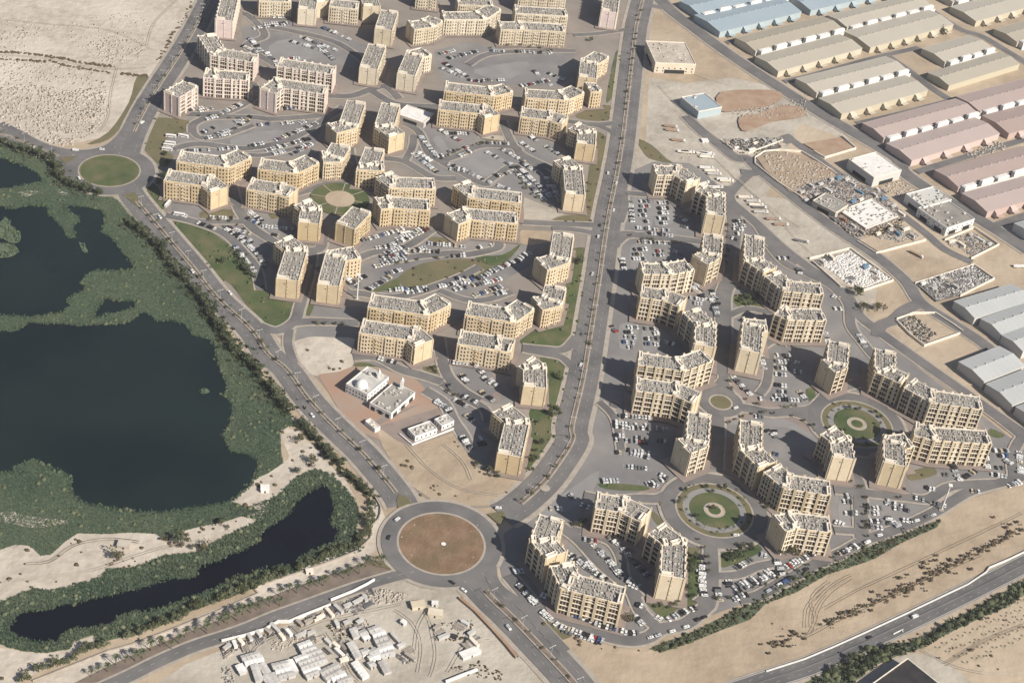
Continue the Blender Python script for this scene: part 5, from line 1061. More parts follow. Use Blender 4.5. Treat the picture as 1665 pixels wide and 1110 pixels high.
# ------------------------------------------------------------------ vehicles
def car_mesh(kind, paint):
    b = MB(); L, Wd, H = dict(sedan=(4.7, 1.85, 1.42), suv=(4.9, 2.0, 1.8), van=(5.6, 2.1, 2.3))[kind]
    # side profile extruded: lower body, bonnet, cabin
    prof = dict(sedan=[(-.5, .25), (.5, .25), (.5, .62), (.22, .70), (-.40, .72), (-.5, .66)], suv=[(-.5, .3), (.5, .3), (.5, .72), (.25, .82), (-.46, .84), (-.5, .78)], van=[(-.5, .3), (.5, .3), (.5, .8), (.38, .95), (-.49, .98), (-.5, .9)])[kind]
    cab = dict(sedan=[(.20, .70), (.06, 1.0), (-.24, 1.0), (-.38, .72)], suv=[(.23, .82), (.10, 1.0), (-.40, 1.0), (-.46, .84)], van=[(.38, .95), (.27, 1.0), (-.47, 1.0), (-.49, .98)])[kind]
    k = len(b.v); n = len(prof); hz = 1.0 if kind != 'van' else 1.0
    for sgn in (-1, 1):
        for x, z in prof: b.v.append((x * L, sgn * Wd / 2, z * (H if kind != 'sedan' else H)))
    for i in range(n):
        j = (i + 1) % n; b.f.append((k + i, k + j, k + n + j, k + n + i)); b.m.append(0)
    b.f.append(tuple(k + i for i in range(n))); b.m.append(0); b.f.append(tuple(k + n + i for i in range(n))[::-1]); b.m.append(0)
    ct = H; c0 = [(cab[0][0], -.46), (cab[3][0], -.46), (cab[3][0], .46), (cab[0][0], .46)]; c1 = [(cab[1][0], -.38), (cab[2][0], -.38), (cab[2][0], .38), (cab[1][0], .38)]
    z0 = cab[0][1] * H - .02; k = len(b.v)
    for x, y in c0: b.v.append((x * L, y * Wd, z0))
    for x, y in c1: b.v.append((x * L, y * Wd, ct))
    for i in range(4):
        j = (i + 1) % 4; b.f.append((k + i, k + j, k + 4 + j, k + 4 + i)); b.m.append(1)
    b.f.append((k + 4, k + 5, k + 6, k + 7)); b.m.append(0)
    for x in (-.31, .31):
        for y in (-1, 1): b.box(x * L, y * (Wd / 2 - .08), 0, .64, .22, .6, 0, 2)
    return b, b.mesh('car', ['car_' + paint, 'glass', 'tyre'])
PAINTS = ['white'] * 30 + ['silver'] * 9 + ['black'] * 15 + ['grey'] * 12 + ['red', 'blue', 'beige', 'beige']
CARM = {}
for kd in ('sedan', 'suv', 'van'):
    for p in set(PAINTS): CARM[kd, p] = car_mesh(kd, p)
CARS = []      # x, y, heading, kind, paint, zone
def row(zone, s, occ=.72, par=False, step=None, paint=None):
    a, c = [np.array(p) for p in W(s)[:2]]; L = np.linalg.norm(c - a); t = norm(c - a); n = np.array([-t[1], t[0]])
    st = step or (5.9 if par else 2.75); k = int(L // st) + 1; hd = math.atan2(t[1], t[0]) + (0 if par else math.pi / 2)
    for i in range(k):
        if random.random() > occ: continue
        p = a + t * (i + .3) * st; p = p + n * random.gauss(0, .25)
        CARS.append((p[0], p[1], hd + random.gauss(0, .015) + (math.pi if random.random() < .5 else 0), random.choices(('sedan', 'suv', 'van'), (5, 5, 1))[0], paint or random.choice(PAINTS), zone))
    if not par:
        LINES.append((a, t, n, k, st))
LINES = []
ROWS = {
 'the car park of the pink blocks': ['R2 540,745 700,670', 'R2 410,720 500,700', 'R2 430,860 500,830', 'R2 520,870 600,845', 'R2 630,840 740,760', 'R2 450,900 600,870', 'R2 790,810 880,800', 'R2 940,800 1030,790', 'R2 1060,800 1110,780', 'R2 700,955 830,930', 'R2 840,975 1120,900', 'R2 900,910 1170,800', 'R2 1040,965 1120,935', 'R2 340,975 480,970', 'R2 520,970 660,960', 'R2 1000,1000 1130,940', 'R2 940,710 1180,700', 'R2 440,780 520,760', 'R2 350,720 430,700', 'R2 640,790 720,765', 'R2 890,1000 960,985'],
 'the far car park at the top': ['R2 830,160 1000,150', 'R2 730,250 830,350', 'R2 840,340 900,400', 'R2 1060,240 1300,330', 'R2 1180,300 1290,400', 'R2 870,120 960,120', 'R2 1000,380 1050,380', 'R3 370,350 470,330', 'R3 690,330 790,340', 'R3 1060,350 1130,340', 'R3 380,440 520,500', 'R3 980,460 1100,560', 'R3 560,520 650,530', 'R3 420,385 620,335', 'R3 900,560 1090,520', 'R3 870,340 1040,345', 'R3 400,410 560,500', 'R2 900,425 1100,405', 'R2 760,190 980,160', 'R2 1180,170 1380,260', 'R2 1000,270 1200,330', 'R3 1060,470 1180,520', 'R2 690,300 780,340', 'R3 640,520 800,520'],
 'the north court car park': ['C2 250,170 360,300', 'C2 340,305 410,290', 'C2 430,270 560,240', 'C2 380,130 510,200', 'C2 420,150 560,150', 'C2 640,210 820,220', 'C2 680,270 830,350', 'C2 770,250 920,330', 'C2 890,200 990,270', 'C2 960,170 1150,290', 'C2 840,370 1060,590', 'C2 890,330 1000,400', 'C2 430,350 540,390', 'C2 200,280 360,400', 'C2 230,270 320,330', 'C2 560,400 700,470', 'C2 700,470 820,510', 'C2 740,430 830,400', 'C2 1060,430 1100,560', 'C2 1100,480 1150,600', 'C2 870,360 1090,560', 'C2 440,380 560,400', 'C2 500,300 580,270'],
 'the car park north of the long garden': ['C2 40,880 300,770', 'C2 20,930 150,880', 'C2 90,830 280,760', 'C2 10,960 280,890', 'C2 300,860 530,880', 'C2 150,900 380,920', 'C2 20,1060 120,1030', 'C2 450,940 560,940', 'C2 620,1090 960,920', 'C2 700,1040 900,960', 'C2 600,890 720,870', 'C1 1360,690 1640,610', 'C1 1470,730 1590,720', 'C1 1480,790 1660,770', 'C1 1460,850 1660,800', 'C1 1270,970 1400,920', 'C1 1420,1000 1560,920', 'C1 1540,830 1665,780'],
 'the southwest car park': ['C1 650,490 740,560', 'C1 640,540 780,600', 'C1 500,610 680,700', 'C1 530,600 660,640', 'C1 560,650 620,690', 'C1 640,700 700,760', 'C1 740,590 850,600', 'C1 780,640 840,650', 'C1 360,530 540,540', 'C1 170,510 260,530', 'C1 290,560 430,610', 'C1 560,720 690,890', 'C1 720,780 750,850', 'C1 490,590 560,610', 'C1 830,600 930,610'],
 'the rows south of the long garden': ['C4 950,130 1080,40', 'C4 1080,130 1330,120', 'C4 1190,150 1340,130', 'C4 1400,110 1620,60', 'C3 390,130 680,60', 'C3 510,170 690,110', 'C3 70,130 220,130', 'C3 290,110 480,80', 'C3 400,60 560,40', 'C3 660,160 720,150', 'C3 540,230 700,240', 'C4 800,60 880,100'],
 'the car park of the curved street': ['C3 380,600 520,610', 'C3 420,660 480,730', 'C3 530,620 660,740', 'C3 430,810 540,860', 'C3 560,780 640,840', 'C3 270,850 370,910', 'C3 560,680 640,740', 'C4 1460,740 1480,760', 'C4 990,570 1120,600', 'D 590,50 680,120', 'D 690,30 780,80', 'D 740,10 860,70', 'D 780,140 830,180', 'D 740,270 820,360', 'D 850,300 900,290', 'D 860,330 920,320'],
 'the upper west car park': ['F1 160,430 220,430', 'F1 160,460 220,460', 'F1 155,490 220,490', 'F1 155,520 220,520', 'F1 155,560 215,560', 'F1 280,440 340,440', 'F1 280,475 340,475', 'F1 280,505 340,505', 'F1 280,540 340,540', 'F1 290,570 340,570', 'F1 140,600 340,615', 'F1 400,520 460,560', 'F1 410,580 470,600', 'F1 100,430 110,560'],
 'the middle west car park': ['F1 215,635 370,655', 'F1 150,690 350,700', 'F1 120,740 200,740', 'F1 115,770 200,770', 'F1 115,800 200,800', 'F1 110,845 180,850', 'F1 250,750 310,750', 'F1 250,775 310,775', 'F1 370,750 440,770', 'F1 40,790 60,870'],
 'the lower west car park': ['F2 60,210 140,210', 'F2 60,240 130,240', 'F2 60,270 130,275', 'F2 50,305 120,310', 'F2 40,335 110,340', 'F2 190,220 270,220', 'F2 190,250 270,250', 'F2 190,285 270,285', 'F2 190,315 270,320', 'F2 310,300 370,320', 'F2 -30,200 10,240'],
 'the large car park below the wide blocks': ['F2 0,830 230,840', 'F2 0,850 230,865', 'F2 0,910 200,930', 'F2 0,935 200,950', 'F2 80,1000 220,1020', 'F2 -20,1010 80,1020', 'F3 -60,150 60,180', 'F3 -100,230 60,250', 'F3 110,280 190,310', 'F3 0,330 110,360', 'F2 20,780 230,800', 'F2 260,860 340,870', 'F2 250,930 330,950', 'F6 690,10 820,10', 'F6 990,30 1110,0'],
 'the court between the northern east blocks': ['F1 760,560 840,560', 'F1 760,585 840,585', 'F1 760,610 830,615', 'F1 750,640 820,645', 'F1 750,670 820,690', 'F1 500,980 580,1060', 'F1 620,1000 660,1100', 'F1 480,1010 560,950', 'F1 1050,800 1130,800', 'F1 1180,870 1190,900', 'F2 480,20 560,30', 'F2 490,50 550,60', 'F2 620,20 660,140', 'F1 1400,1040 1450,1060', 'F4 600,260 640,340', 'F4 380,230 400,320', 'F4 440,90 500,90'],
 'the curved court of the east district': ['F2 940,400 960,480', 'F2 1040,390 1120,390', 'F2 1030,430 1110,435', 'F2 1030,470 1110,475', 'F2 1030,510 1110,520', 'F2 1030,580 1110,590', 'F2 1030,620 1110,630', 'F2 1030,655 1100,655', 'F2 760,530 870,640', 'F2 930,670 1210,680', 'F2 1180,620 1240,680', 'F2 1020,860 1040,930', 'F2 880,780 960,790', 'F2 1100,410 1180,440', 'F2 1130,490 1200,500', 'F3 820,0 860,30', 'F3 860,150 900,160'],
 'the southern court': ['F6 750,375 810,420', 'F6 590,390 690,400', 'F6 650,420 790,560', 'F6 680,450 830,610', 'F6 700,480 840,640', 'F6 500,480 600,560', 'F6 510,510 740,650', 'F6 560,490 720,640', 'F6 830,430 900,520', 'F6 870,660 940,690', 'F6 920,545 1000,620', 'F6 880,680 930,700'],
 'the white row at the southern tip': ['F6 300,840 420,940', 'F6 440,950 720,1045', 'F6 450,970 700,1050'],
 'the bays under the southern tip block': ['F6 490,865 640,920', 'F6 660,935 860,990', 'F6 880,990 940,990'],
 'the lane beside the big roundabout': ['F6 160,680 290,800', 'F6 210,735 280,810', 'F6 140,600 190,590', 'F6 480,90 540,130', 'F6 570,160 620,180', 'F6 370,190 440,190', 'F6 290,740 340,760'],
 'the bays east of the southern court': ['F6 880,850 980,940', 'F6 1000,840 1080,900', 'F6 1130,905 1250,850', 'F6 1340,490 1370,780', 'F6 1280,840 1340,820', 'F6 930,810 980,830'],
 'the lot below the round garden': ['F3 600,900 730,830', 'F3 600,1020 830,910', 'F3 620,1040 840,935', 'F3 740,970 870,920', 'F3 880,840 920,930', 'F3 940,880 1040,830', 'F3 1030,845 1120,800', 'F3 380,900 410,1060', 'F3 500,1020 520,1100', 'F3 560,950 580,1010', 'F3 780,800 820,810', 'F3 600,1090 700,1060'],
 'the eastern corner lots': ['F3 1280,800 1400,750', 'F3 1310,430 1360,430', 'F3 1310,460 1360,465', 'F3 1320,530 1390,540', 'F3 1460,500 1560,505', 'F3 1460,530 1560,540', 'F3 1460,585 1560,590', 'F3 1460,620 1560,630', 'F3 1580,470 1660,480', 'F3 1600,560 1660,620', 'F3 1260,590 1310,610', 'F5 780,660 930,700', 'F5 780,690 920,715', 'F5 790,755 800,820', 'F5 880,780 930,790', 'F5 1030,570 1110,590', 'F5 1080,670 1160,690', 'F5 1470,330 1570,335', 'F5 1480,360 1570,370', 'F5 1480,440 1560,445', 'F5 1450,480 1550,500', 'F5 1540,390 1580,420', 'F5 1630,340 1640,480', 'F5 1200,430 1250,520', 'F5 1120,480 1180,490', 'F5 1410,360 1430,450', 'F5 1250,520 1350,460', 'F5 960,640 1010,650', 'F5 1320,590 1370,600', 'F5 1560,560 1640,540'],
}
for zn, rs in ROWS.items():
    for s in rs: row(zn, s, .78)
row('the perimeter road', 'F3 780,1065 1100,885', .75, True); row('the perimeter road', 'F5 450,1000 640,930', .8, True); row('the perimeter road', 'F5 680,895 900,840', .8, True); row('the perimeter road', 'F5 920,800 1080,750', .7, True)
row('the perimeter road', 'F6 960,1040 1240,960', .6, True); row('the perimeter road', 'F6 1270,930 1380,885', .7, True)
for s, hd, kd, pt, z in [('S 1132,65', 55, 'suv', 'white', 'the big roundabout, upper left side'), ('S 1078,180', 80, 'sedan', 'black', 'the big roundabout, left side'), ('S 1485,470', -30, 'sedan', 'black', 'the big roundabout exit to the south'), ('T4 1065,75', -35, 'suv', 'white', 'the south road, first below the roundabout'), ('T4 1570,495', -55, 'suv', 'white', 'the south road, second below the roundabout'), ('F6 105,960', -50, 'suv', 'white', 'the south road near its median'), ('D 990,743', 10, 'suv', 'white', 'the avenue where it meets the big roundabout'), ('F6 1570,365', 15, 'suv', 'white', 'the ring of the southern round garden'),
        ('H 958,690', 35, 'van', 'white', 'the highway at the bottom right'), ('H 665,822', 35, 'sedan', 'black', 'the highway, the dark one'), ('C4 585,940', -50, 'suv', 'white', 'the southwest road near the lake'), ('C4 55,150', -50, 'suv', 'white', 'the southwest road at the lawn'), ('A 1240,885', -50, 'suv', 'white', 'the southwest road left lanes'), ('A 1030,535', -50, 'suv', 'white', 'the southwest road below the green roundabout'), ('A 510,285', 120, 'suv', 'white', 'the green roundabout, left side'), ('A 490,310', 120, 'suv', 'white', 'the green roundabout, lower left side'), ('A 657,100', 5, 'suv', 'white', 'the green roundabout, top side'), ('A 487,105', 5, 'van', 'white', 'the road joining the green roundabout from the west'), ('A 225,92', -20, 'suv', 'white', 'the west road'), ('R1 915,800', 70, 'van', 'white', 'the northwest road by the dry lawn'), ('R1 1310,60', 60, 'sedan', 'white', 'the northwest road at the top'),
        ('C2 1460,410', 90, 'suv', 'white', 'the avenue beside the lower verge block'), ('C2 1497,650', 85, 'suv', 'white', 'the avenue, east lanes'), ('C2 1397,820', 85, 'suv', 'white', 'the avenue, west lanes by the oval lawn'), ('C2 1408,745', 85, 'sedan', 'black', 'the avenue, west lanes above'), ('C2 1515,475', 85, 'suv', 'white', 'the avenue east lanes above'), ('C2 1360,1060', 80, 'suv', 'white', 'the avenue west lanes at the garden'), ('C3 1280,30', 80, 'suv', 'white', 'the avenue west lanes below the garden'), ('C3 1205,615', 75, 'suv', 'white', 'the avenue above the side street'), ('C3 1215,415', 75, 'sedan', 'grey', 'the avenue by the lawn corner'), ('F2 775,735', 40, 'suv', 'white', 'the street south of the oval roundabout'), ('F5 1080,200', -40, 'suv', 'white', 'the court edge of the eastern blocks')]:
    c = W(s)[0]; CARS.append((c[0], c[1], math.radians(hd), kd, pt, 'on ' + z))
nm = {'sedan': 'saloon', 'suv': 'tall car', 'van': 'van'}
CARS.sort(key=lambda c: (0 if c[5].startswith('on ') else 1, c[0] ** 2 + c[1] ** 2))
ind, rest = CARS[:298], CARS[298:]
for x, y, h, kd, pt, zn in ind:
    o = link('parked_car' if not zn.startswith('on ') else 'moving_car', CARM[kd, pt][1]); o.location = (x, y, gz(x, y) + .02); o.rotation_euler = (0, 0, h)
    if zn.startswith('on '): tag(o, '%s %s driving %s' % (pt, nm[kd], zn), 'van' if kd == 'van' else 'car', 'cars driving on the roads')
    else: tag(o, 'one of the %s %ss parked in %s' % (pt, nm[kd], zn), 'van' if kd == 'van' else 'car', '%s %ss in %s' % (pt, nm[kd], zn))
mg = MB(); pl = ['car_' + p for p in sorted(set(PAINTS))] + ['glass', 'tyre']
for x, y, h, kd, pt, zn in rest:
    b0 = CARM[kd, pt][0]; c, s = math.cos(h), math.sin(h); k = len(mg.v); z = gz(x, y) + .02; pi_ = pl.index('car_' + pt)
    mg.v += [(x + vx * c - vy * s, y + vx * s + vy * c, z + vz) for vx, vy, vz in b0.v]; mg.f += [tuple(k + i for i in f) for f in b0.f]; mg.m += [pi_ if m == 0 else len(pl) - 3 + m for m in b0.m]
if mg.f: tag(mg.obj('distant_cars', pl), 'hundreds of small parked cars filling the farther car parks', 'cars', None, 'stuff')
lb = MB()
for a, t, n, k, st in LINES:
    ang = math.atan2(t[1], t[0]) + math.pi / 2; z = gz(a[0], a[1])
    for i in range(k + 1):
        p = a + t * (i - .2) * st; lb.box(p[0], p[1], z + .006, 5.0, .16, .006, ang)
o = lb.obj('parking_marking', 'mark'); o['kind'] = 'structure'
# lorries and trailers on the sand strip
def lorry(x, y, a, ln, cab, bed, label, grp):
    r = empty('lorry', (x, y, gz(x, y)), label, 'lorry', grp, a)
    b = MB(); b.box(ln / 2 + 1.4, 0, .6, 2.2, 2.4, 2.3, 0, 0, top=.93); b.obj('cab', cab, r)
    b = MB(); b.box(0, 0, .9, ln, 2.5, .5); b.box(-ln * .02, 0, 1.4, ln * .92, 2.5, 1.1 if bed != 'asphalt' else .4); b.obj('trailer', bed, r)
    b = MB(); 
    for xx in (-ln * .42, -ln * .3, ln * .3, ln / 2 + 1.4):
        for yy in (-1.1, 1.1): b.box(xx, yy, 0, 1.0, .35, 1.0)
    b.obj('wheels', 'tyre', r)
for i, (s, hd, bed, w_) in enumerate([('R4 190,820', 5, 'sand_red', 'brown'), ('R4 200,845', 5, 'sand_red', 'brown'), ('R4 240,910', 5, 'sand_red', 'brown'), ('R4 280,985', 8, 'white', 'white'), ('R4 400,995', 8, 'trim', 'pale'), ('R4 430,1000', 8, 'white', 'white'),
        ('F1 460,115', 10, 'trim', 'pale'), ('F1 570,120', 10, 'white', 'white'), ('F1 580,145', 10, 'trim', 'pale'), ('F1 580,215', 10, 'white', 'white'), ('F1 610,235', 12, 'trim', 'pale'), ('F1 630,255', 12, 'plastic_grey', 'grey'), ('F1 690,290', 12, 'white', 'white'), ('F1 710,300', 12, 'trim', 'pale'), ('F1 560,320', 40, 'trim', 'pale'), ('F1 640,345', 15, 'white', 'white'), ('F1 830,405', 15, 'trim', 'pale'), ('F1 880,430', 12, 'plastic_grey', 'grey'), ('F1 900,455', 12, 'trim', 'pale'), ('F1 920,470', 12, 'asphalt', 'dark'), ('F1 930,500', 12, 'plastic_grey', 'grey'),
        ('F1 1010,545', 12, 'terracotta', 'red'), ('F1 1060,580', 12, 'terracotta', 'red'), ('F1 1190,685', -5, 'asphalt', 'dark'), ('I 960,770', -35, 'sand_red', 'brown'), ('I 1630,850', 15, 'white', 'white')]):
    c = W(s)[0]; lorry(c[0], c[1], math.radians(hd), 12.5, 'white', bed, 'one of the lorries with a %s trailer parked on the sand strip' % w_, 'lorries with %s trailers' % w_)
for s, hd in (('R2 230,885', 5), ('R2 225,930', 5), ('R2 215,945', 5), ('R2 205,970', 5), ('R2 310,885', -5), ('C1 130,450', 80), ('C1 205,520', 0), ('C1 1660,640', 30)):
    c = W(s)[0]; r = empty('bus', (c[0], c[1], gz(*c)), 'one of the white buses standing at the edge of a car park', 'bus', 'white buses', math.radians(hd)); b = MB(); b.box(0, 0, .4, 10, 2.5, 2.6, 0, 0, top=.97); b.obj('body', 'white', r); b = MB(); b.box(0, 0, 1.7, 9.2, 2.58, .8); b.obj('window_band', 'glass', r); b = MB()
    for xx in (-3, 3):
        for yy in (-1.1, 1.1): b.box(xx, yy, 0, 1, .4, 1)
    b.obj('wheels', 'tyre', r)
lp = MB(); lp.cyl(0, 0, 0, .16, 10.5, 6, .09); LPM = lp.mesh('pole', ['plastic_grey'])
la = MB(); la.box(0, 0, 10.4, 4.6, .14, .14, bottom=True); la.box(-2.3, 0, 10.3, .9, .35, .16, bottom=True); la.box(2.3, 0, 10.3, .9, .35, .16, bottom=True); LAM = la.mesh('lamp_arm', ['white'])
for i_, nm_ in enumerate(('avenue', 'southwest road', 'northwest road', 'west road', 'south road')):
    for x, y, a in walk(MED[i_][0], 32, 10):
        u_, v_ = pix(x, y)
        if not (-60 < u_ < 1725 and -60 < v_ < 1170): continue
        r = empty('street_lamp', (x, y, ZC[0] + .1), 'one of the double armed lamp posts in the median of the ' + nm_, 'street lamp', 'lamp posts of the ' + nm_, a + math.pi / 2); link('pole', LPM, r); link('lamp_arm', LAM, r)
# site cabins in the scrapyard
CAB = ['T3 870,700 1010,650', 'T3 900,760 1060,700', 'T3 970,790 1120,740', 'T3 830,850 970,800', 'T3 870,890 1150,790', 'T3 900,940 1180,840', 'T3 920,985 1100,925', 'T3 950,1030 1090,975', 'T3 575,925 755,880', 'T3 610,980 790,930', 'T3 645,1040 825,990', 'T3 230,835 430,775', 'T3 260,875 470,825', 'T3 370,900 430,1080', 'T3 450,890 520,1000', 'T3 195,900 250,990', 'T3 490,1020 560,1120', 'T3 560,1000 630,1110', 'T3 760,850 830,985', 'T3 1120,1000 1320,905', 'T3 1170,1060 1350,960', 'T3 1240,1060 1400,1000', 'T3 1310,1100 1470,1045', 'T3 1450,650 1550,820', 'T3 1500,870 1630,1040', 'T3 1480,490 1530,590', 'T3 1560,560 1640,525', 'T3 1590,600 1660,570', 'T3 1580,770 1665,740',
       'T4 0,525 130,480', 'T4 40,575 180,530', 'T4 65,635 205,590', 'T4 95,690 245,640', 'T4 110,745 265,690', 'T4 130,800 280,755', 'T4 0,780 90,730', 'T4 0,840 130,790', 'T4 140,860 215,990', 'T4 0,910 60,880']
for i, s in enumerate(CAB):
    a, c = [np.array(p) for p in W(s, 2.7)]; ln = float(np.linalg.norm(c - a)); m_ = (a + c) / 2; an = math.atan2(*(c - a)[::-1]); part = 'west cluster' if s.startswith('T3') and i < 23 else 'east cluster'
    r = empty('site_cabin', (m_[0], m_[1], 0.3), 'one of the long pale site cabins packed in the %s of the scrapyard' % part, 'cabin', 'site cabins of the %s' % part, an); wdc = 5.2
    b = MB(); b.box(0, 0, 0, ln, wdc, 2.6); b.obj('wall', 'white' if i % 4 == 0 else 'plastic_grey', r)
    b = MB(); k = len(b.v); b.quad((-ln / 2 - .2, -wdc / 2 - .2, 2.6), (ln / 2 + .2, -wdc / 2 - .2, 2.6), (ln / 2 + .2, 0, 3.1), (-ln / 2 - .2, 0, 3.1)); b.quad((-ln / 2 - .2, 0, 3.1), (ln / 2 + .2, 0, 3.1), (ln / 2 + .2, wdc / 2 + .2, 2.6), (-ln / 2 - .2, wdc / 2 + .2, 2.6))
    for t_ in range(1, int(ln // 3)): b.box(-ln / 2 + t_ * 3, 0, 2.62, .15, wdc, .5)
    b.obj('roof', 'plastic_grey' if i % 3 else 'white', r)
    b = MB(); b.box(0, -wdc / 2 - .03, .2, 1, .06, 2); b.obj('door', 'dark', r)
for s, e, h, m, l in (('T4 480,225', 'T4 630,205', 3, 'cream', 'flat tan awning at the top of the yard'), ('T4 670,295', 'T4 830,320', 3, 'cream', 'flat tan awning right of the other'), ('T4 710,200', 'T4 780,205', 2.6, 'white', 'small white cabin between the tan awnings'), ('T4 370,400', 'T4 410,430', 2.6, 'white', 'white box trailer standing alone in the yard'), ('T4 1040,800', 'T4 1240,720', 2.2, 'white', 'long low white shed by the bottom of the yard'), ('T4 930,570', 'T4 990,590', 1.0, 'black_roof', 'dark square pit cover in the middle of the yard'), ('F1 560,30', 'F1 600,30', 2, 'white', 'white cabin by the trailers'), ('L 760,205', 'L 840,215', 3, 'sand_pale', 'small pale ruin on the sand bank'), ('S 545,385', 'S 590,380', 2.5, 'trim', 'small pale hut on the pond wall'), ('P 424,792', 'P 438,792', 3, 'white', 'small white hut at the lake path')):
    a, c = [np.array(p) for p in W(s + ' ' + e, h)]; ln = max(3.0, float(np.linalg.norm(c - a))); m_ = (a + c) / 2; an = math.atan2(*(c - a)[::-1])
    r = empty('yard_shed', (m_[0], m_[1], gz(*m_)), l, 'shed', None, an); b = MB(); b.box(0, 0, 0, ln, 6 if ln > 6 else 3.4, h); b.obj('wall', m, r); b = MB(); b.box(0, 0, h, ln + .5, 6.4 if ln > 6 else 3.8, .25); b.obj('roof', m, r); b = MB(); b.box(0, -3.03 if ln > 6 else -1.73, 0, 1.2, .06, 2 if h > 2.1 else .8); b.obj('door', 'dark', r)
# shipping containers and stacked bundles in the yards
MT['box_blue'] = mat('container_blue', (0.10, 0.20, 0.30), 0.6, (0.16, 0.24, 0.30), 0.4, 5); MT['box_rust'] = mat('container_rust', (0.26, 0.11, 0.06), 0.7, (0.18, 0.10, 0.07), 0.5, 6); MT['box_green'] = mat('container_green', (0.10, 0.17, 0.12), 0.7, (0.15, 0.18, 0.14), 0.4, 5)
CN = {'trim': 'cream', 'kerb': 'sand coloured', 'wall_zinc': 'silver', 'white': 'white', 'plastic_grey': 'grey', 'box_blue': 'blue', 'box_rust': 'rusty', 'box_green': 'green'}
for yard, lst in {'the upper works yard': 'I 230,380 290,340 350,330 420,300 470,290 260,430 320,400 400,370 520,300 560,330 600,380', 'the middle works yard': 'I 560,440 610,430 700,400 760,420 820,470 870,520 600,500 500,560 560,600 620,640 800,590 720,360', 'the yard by the road fork': 'F1 720,60 780,90 840,40 900,60 960,40 1020,50 880,100', 'the pallet yard': 'I 1200,690 1260,710 1320,650 1380,680 1440,710', 'the dark steel yard': 'I 1010,970 1080,1000 1130,930 1220,990', 'the stone yard': 'I 360,830 420,800 640,860 700,900 560,960', 'the cable yard': 'I 720,650 800,620 850,650 900,620 940,660',
                  'the scrapyard strip beside its wall': 'T3 60,720 150,690 220,660 320,610 420,570 520,540 600,500 880,450 1000,420 1100,390 1220,330 1320,290 1420,250 1540,200 1620,170', 'the scrapyard between the cabins': 'T3 1200,660 1290,700 1330,780 1380,860 680,600 760,570 900,580 1010,560 1300,460 1420,440 1560,430', 'the open part of the scrapyard': 'T4 760,500 840,600 1080,450 1150,560 300,620 360,700 460,830 1180,680'}.items():
    for k_, (x_, y_) in enumerate(W(lst)):
        mt_ = random.choice(('white', 'plastic_grey', 'plastic_grey', 'trim', 'kerb', 'plastic_grey', 'wall_zinc') if 'scrapyard' in yard or random.random() < .8 else ('box_blue', 'box_rust')); an_ = WANG + random.choice((0, math.pi / 2)) + random.gauss(0, .12); ln_ = random.choice((6.1, 6.1, 9))
        r = empty('shipping_container', (x_, y_, gz(x_, y_)), 'one of the %s containers standing in %s' % (CN[mt_], yard), 'container', '%s containers in %s' % (CN[mt_], yard), an_)
        b = MB(); b.box(0, 0, .1, ln_, 2.5, 2.5, bottom=True)
        for t_ in range(int(ln_ / 1.0)): b.box(-ln_ / 2 + .5 + t_ * 1.0, 0, .3, .35, 2.62, 2.1)
        b.obj('wall', mt_, r); b = MB(); b.box(0, 0, 2.6, ln_ + .08, 2.56, .12); b.obj('roof', mt_, r); b = MB(); b.box(ln_ / 2 + .05, 0, .3, .08, 2.2, 2.1); b.obj('door', 'plastic_grey', r)
        bb = MB(); n_ = random.randint(4, 9); ox, oy = random.uniform(-6, 6), random.choice((-1, 1)) * random.uniform(4, 7)
        for t_ in range(n_): bb.box(0, t_ * .75 - n_ * .37, 0, random.uniform(5, 9), .5, random.uniform(.4, 1.3))
        px_, py_ = x_ + ox * math.cos(an_) - oy * math.sin(an_), y_ + ox * math.sin(an_) + oy * math.cos(an_)
        o = bb.obj('material_bundle', random.choice(('rubble_grey', 'rubble', 'kerb', 'asphalt')), None, (px_, py_, gz(px_, py_))); o.rotation_euler[2] = an_
        tag(o, 'one of the bundles of long planks or pipes stacked in %s' % yard, 'bundle', 'bundles in %s' % yard)
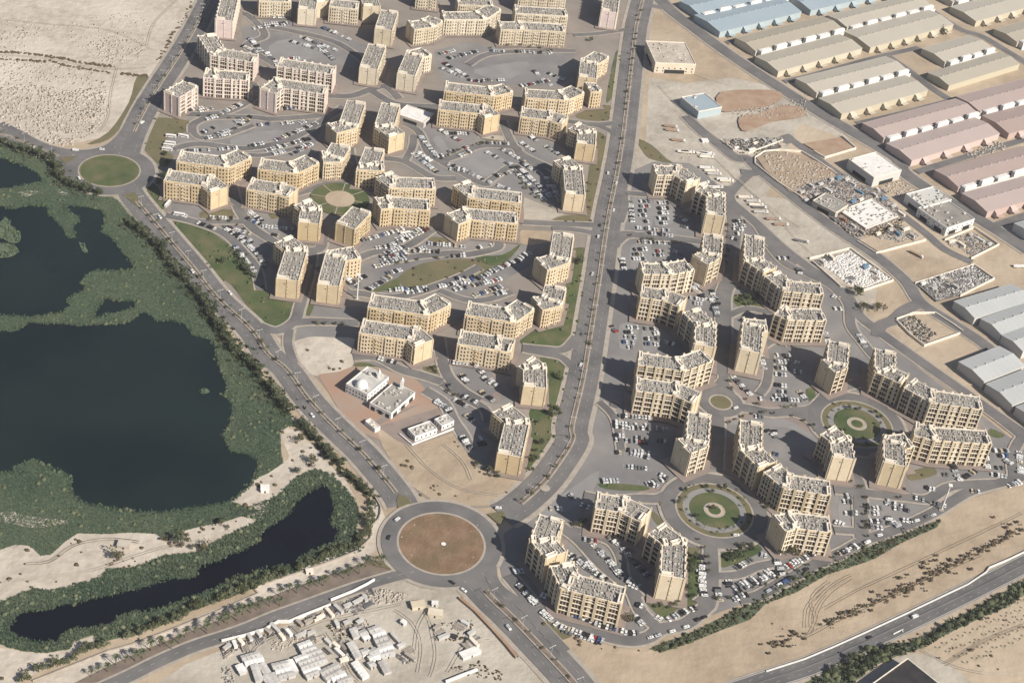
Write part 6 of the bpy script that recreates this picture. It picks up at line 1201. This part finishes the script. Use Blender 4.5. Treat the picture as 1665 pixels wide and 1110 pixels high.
# masts
for s, l in (('F5 1130,712', 'tall white lighting mast beside the hedge of the eastern lots'), ('C4 873,185', 'tall white lighting mast by the long garden')):
    c = W(s)[0]; r = empty('light_mast', (c[0], c[1], gz(*c)), l, 'mast'); b = MB(); b.cyl(0, 0, 0, .75, 27, 10, .4); b.obj('pole', 'white', r); b = MB(); b.box(0, 0, 26, 3, 3, .8); b.obj('lamp_ring', 'white', r); b = MB(); b.box(0, 0, 0, 4, 4, .6); b.obj('foundation', 'kerb', r)
c = W('F6 1060,0')[0]
disc('centre_stone', 'P 721,886', 1.8, 'white'); disc('sand_patch', 'F6 340,60', 4, 'kerb')

# ------------------------------------------------------------------ count look-alikes off so that each label points to one thing
sets = {}
for o in list(COL.objects):
    if o.parent is None and str(o.get('label', '')).startswith('one of the '): sets.setdefault(o['label'], []).append(o)
for lab, objs in sets.items():
    q = [(pix(o.location.x, o.location.y), o) for o in objs]
    us = [t[0][0] for t in q]; vs_ = [t[0][1] for t in q]
    key, side = (0, 'left') if max(us) - min(us) >= max(vs_) - min(vs_) else (1, 'top')
    q.sort(key=lambda t: t[0][key])
    rest_ = lab[len('one of the '):]
    for i_, (_, o) in enumerate(q):
        if len(q) > 1: o['label'] = ' '.join(((('%s from %s of the ' % (ordw(i_ + 1), side)) + rest_).split())[:16])
        else: o['label'] = 'lone ' + rest_.replace('s parked', ' parked').replace('s standing', ' standing').replace('lorries', 'lorry')

# ------------------------------------------------------------------ the air
b = MB(); X0, X1, Y0, Y1, Z0, Z1 = -2600, 2600, -400, 5200, -1.5, 870
b.v = [(x, y, z) for z in (Z0, Z1) for y in (Y0, Y1) for x in (X0, X1)]
b.f = [(0, 2, 3, 1), (4, 5, 7, 6), (0, 1, 5, 4), (2, 6, 7, 3), (0, 4, 6, 2), (1, 3, 7, 5)]; b.m = [0] * 6
hm = bpy.data.materials.new('haze'); hm.use_nodes = True; hn = hm.node_tree; hn.nodes.clear()
pv = hn.nodes.new('ShaderNodeVolumePrincipled'); pv.inputs['Color'].default_value = (0.93, 0.91, 0.97, 1); pv.inputs['Density'].default_value = HAZE; pv.inputs['Anisotropy'].default_value = 0.2
ho = hn.nodes.new('ShaderNodeOutputMaterial'); hn.links.new(pv.outputs[0], ho.inputs['Volume'])
hz = b.obj('haze', [hm]); hz['kind'] = 'stuff'
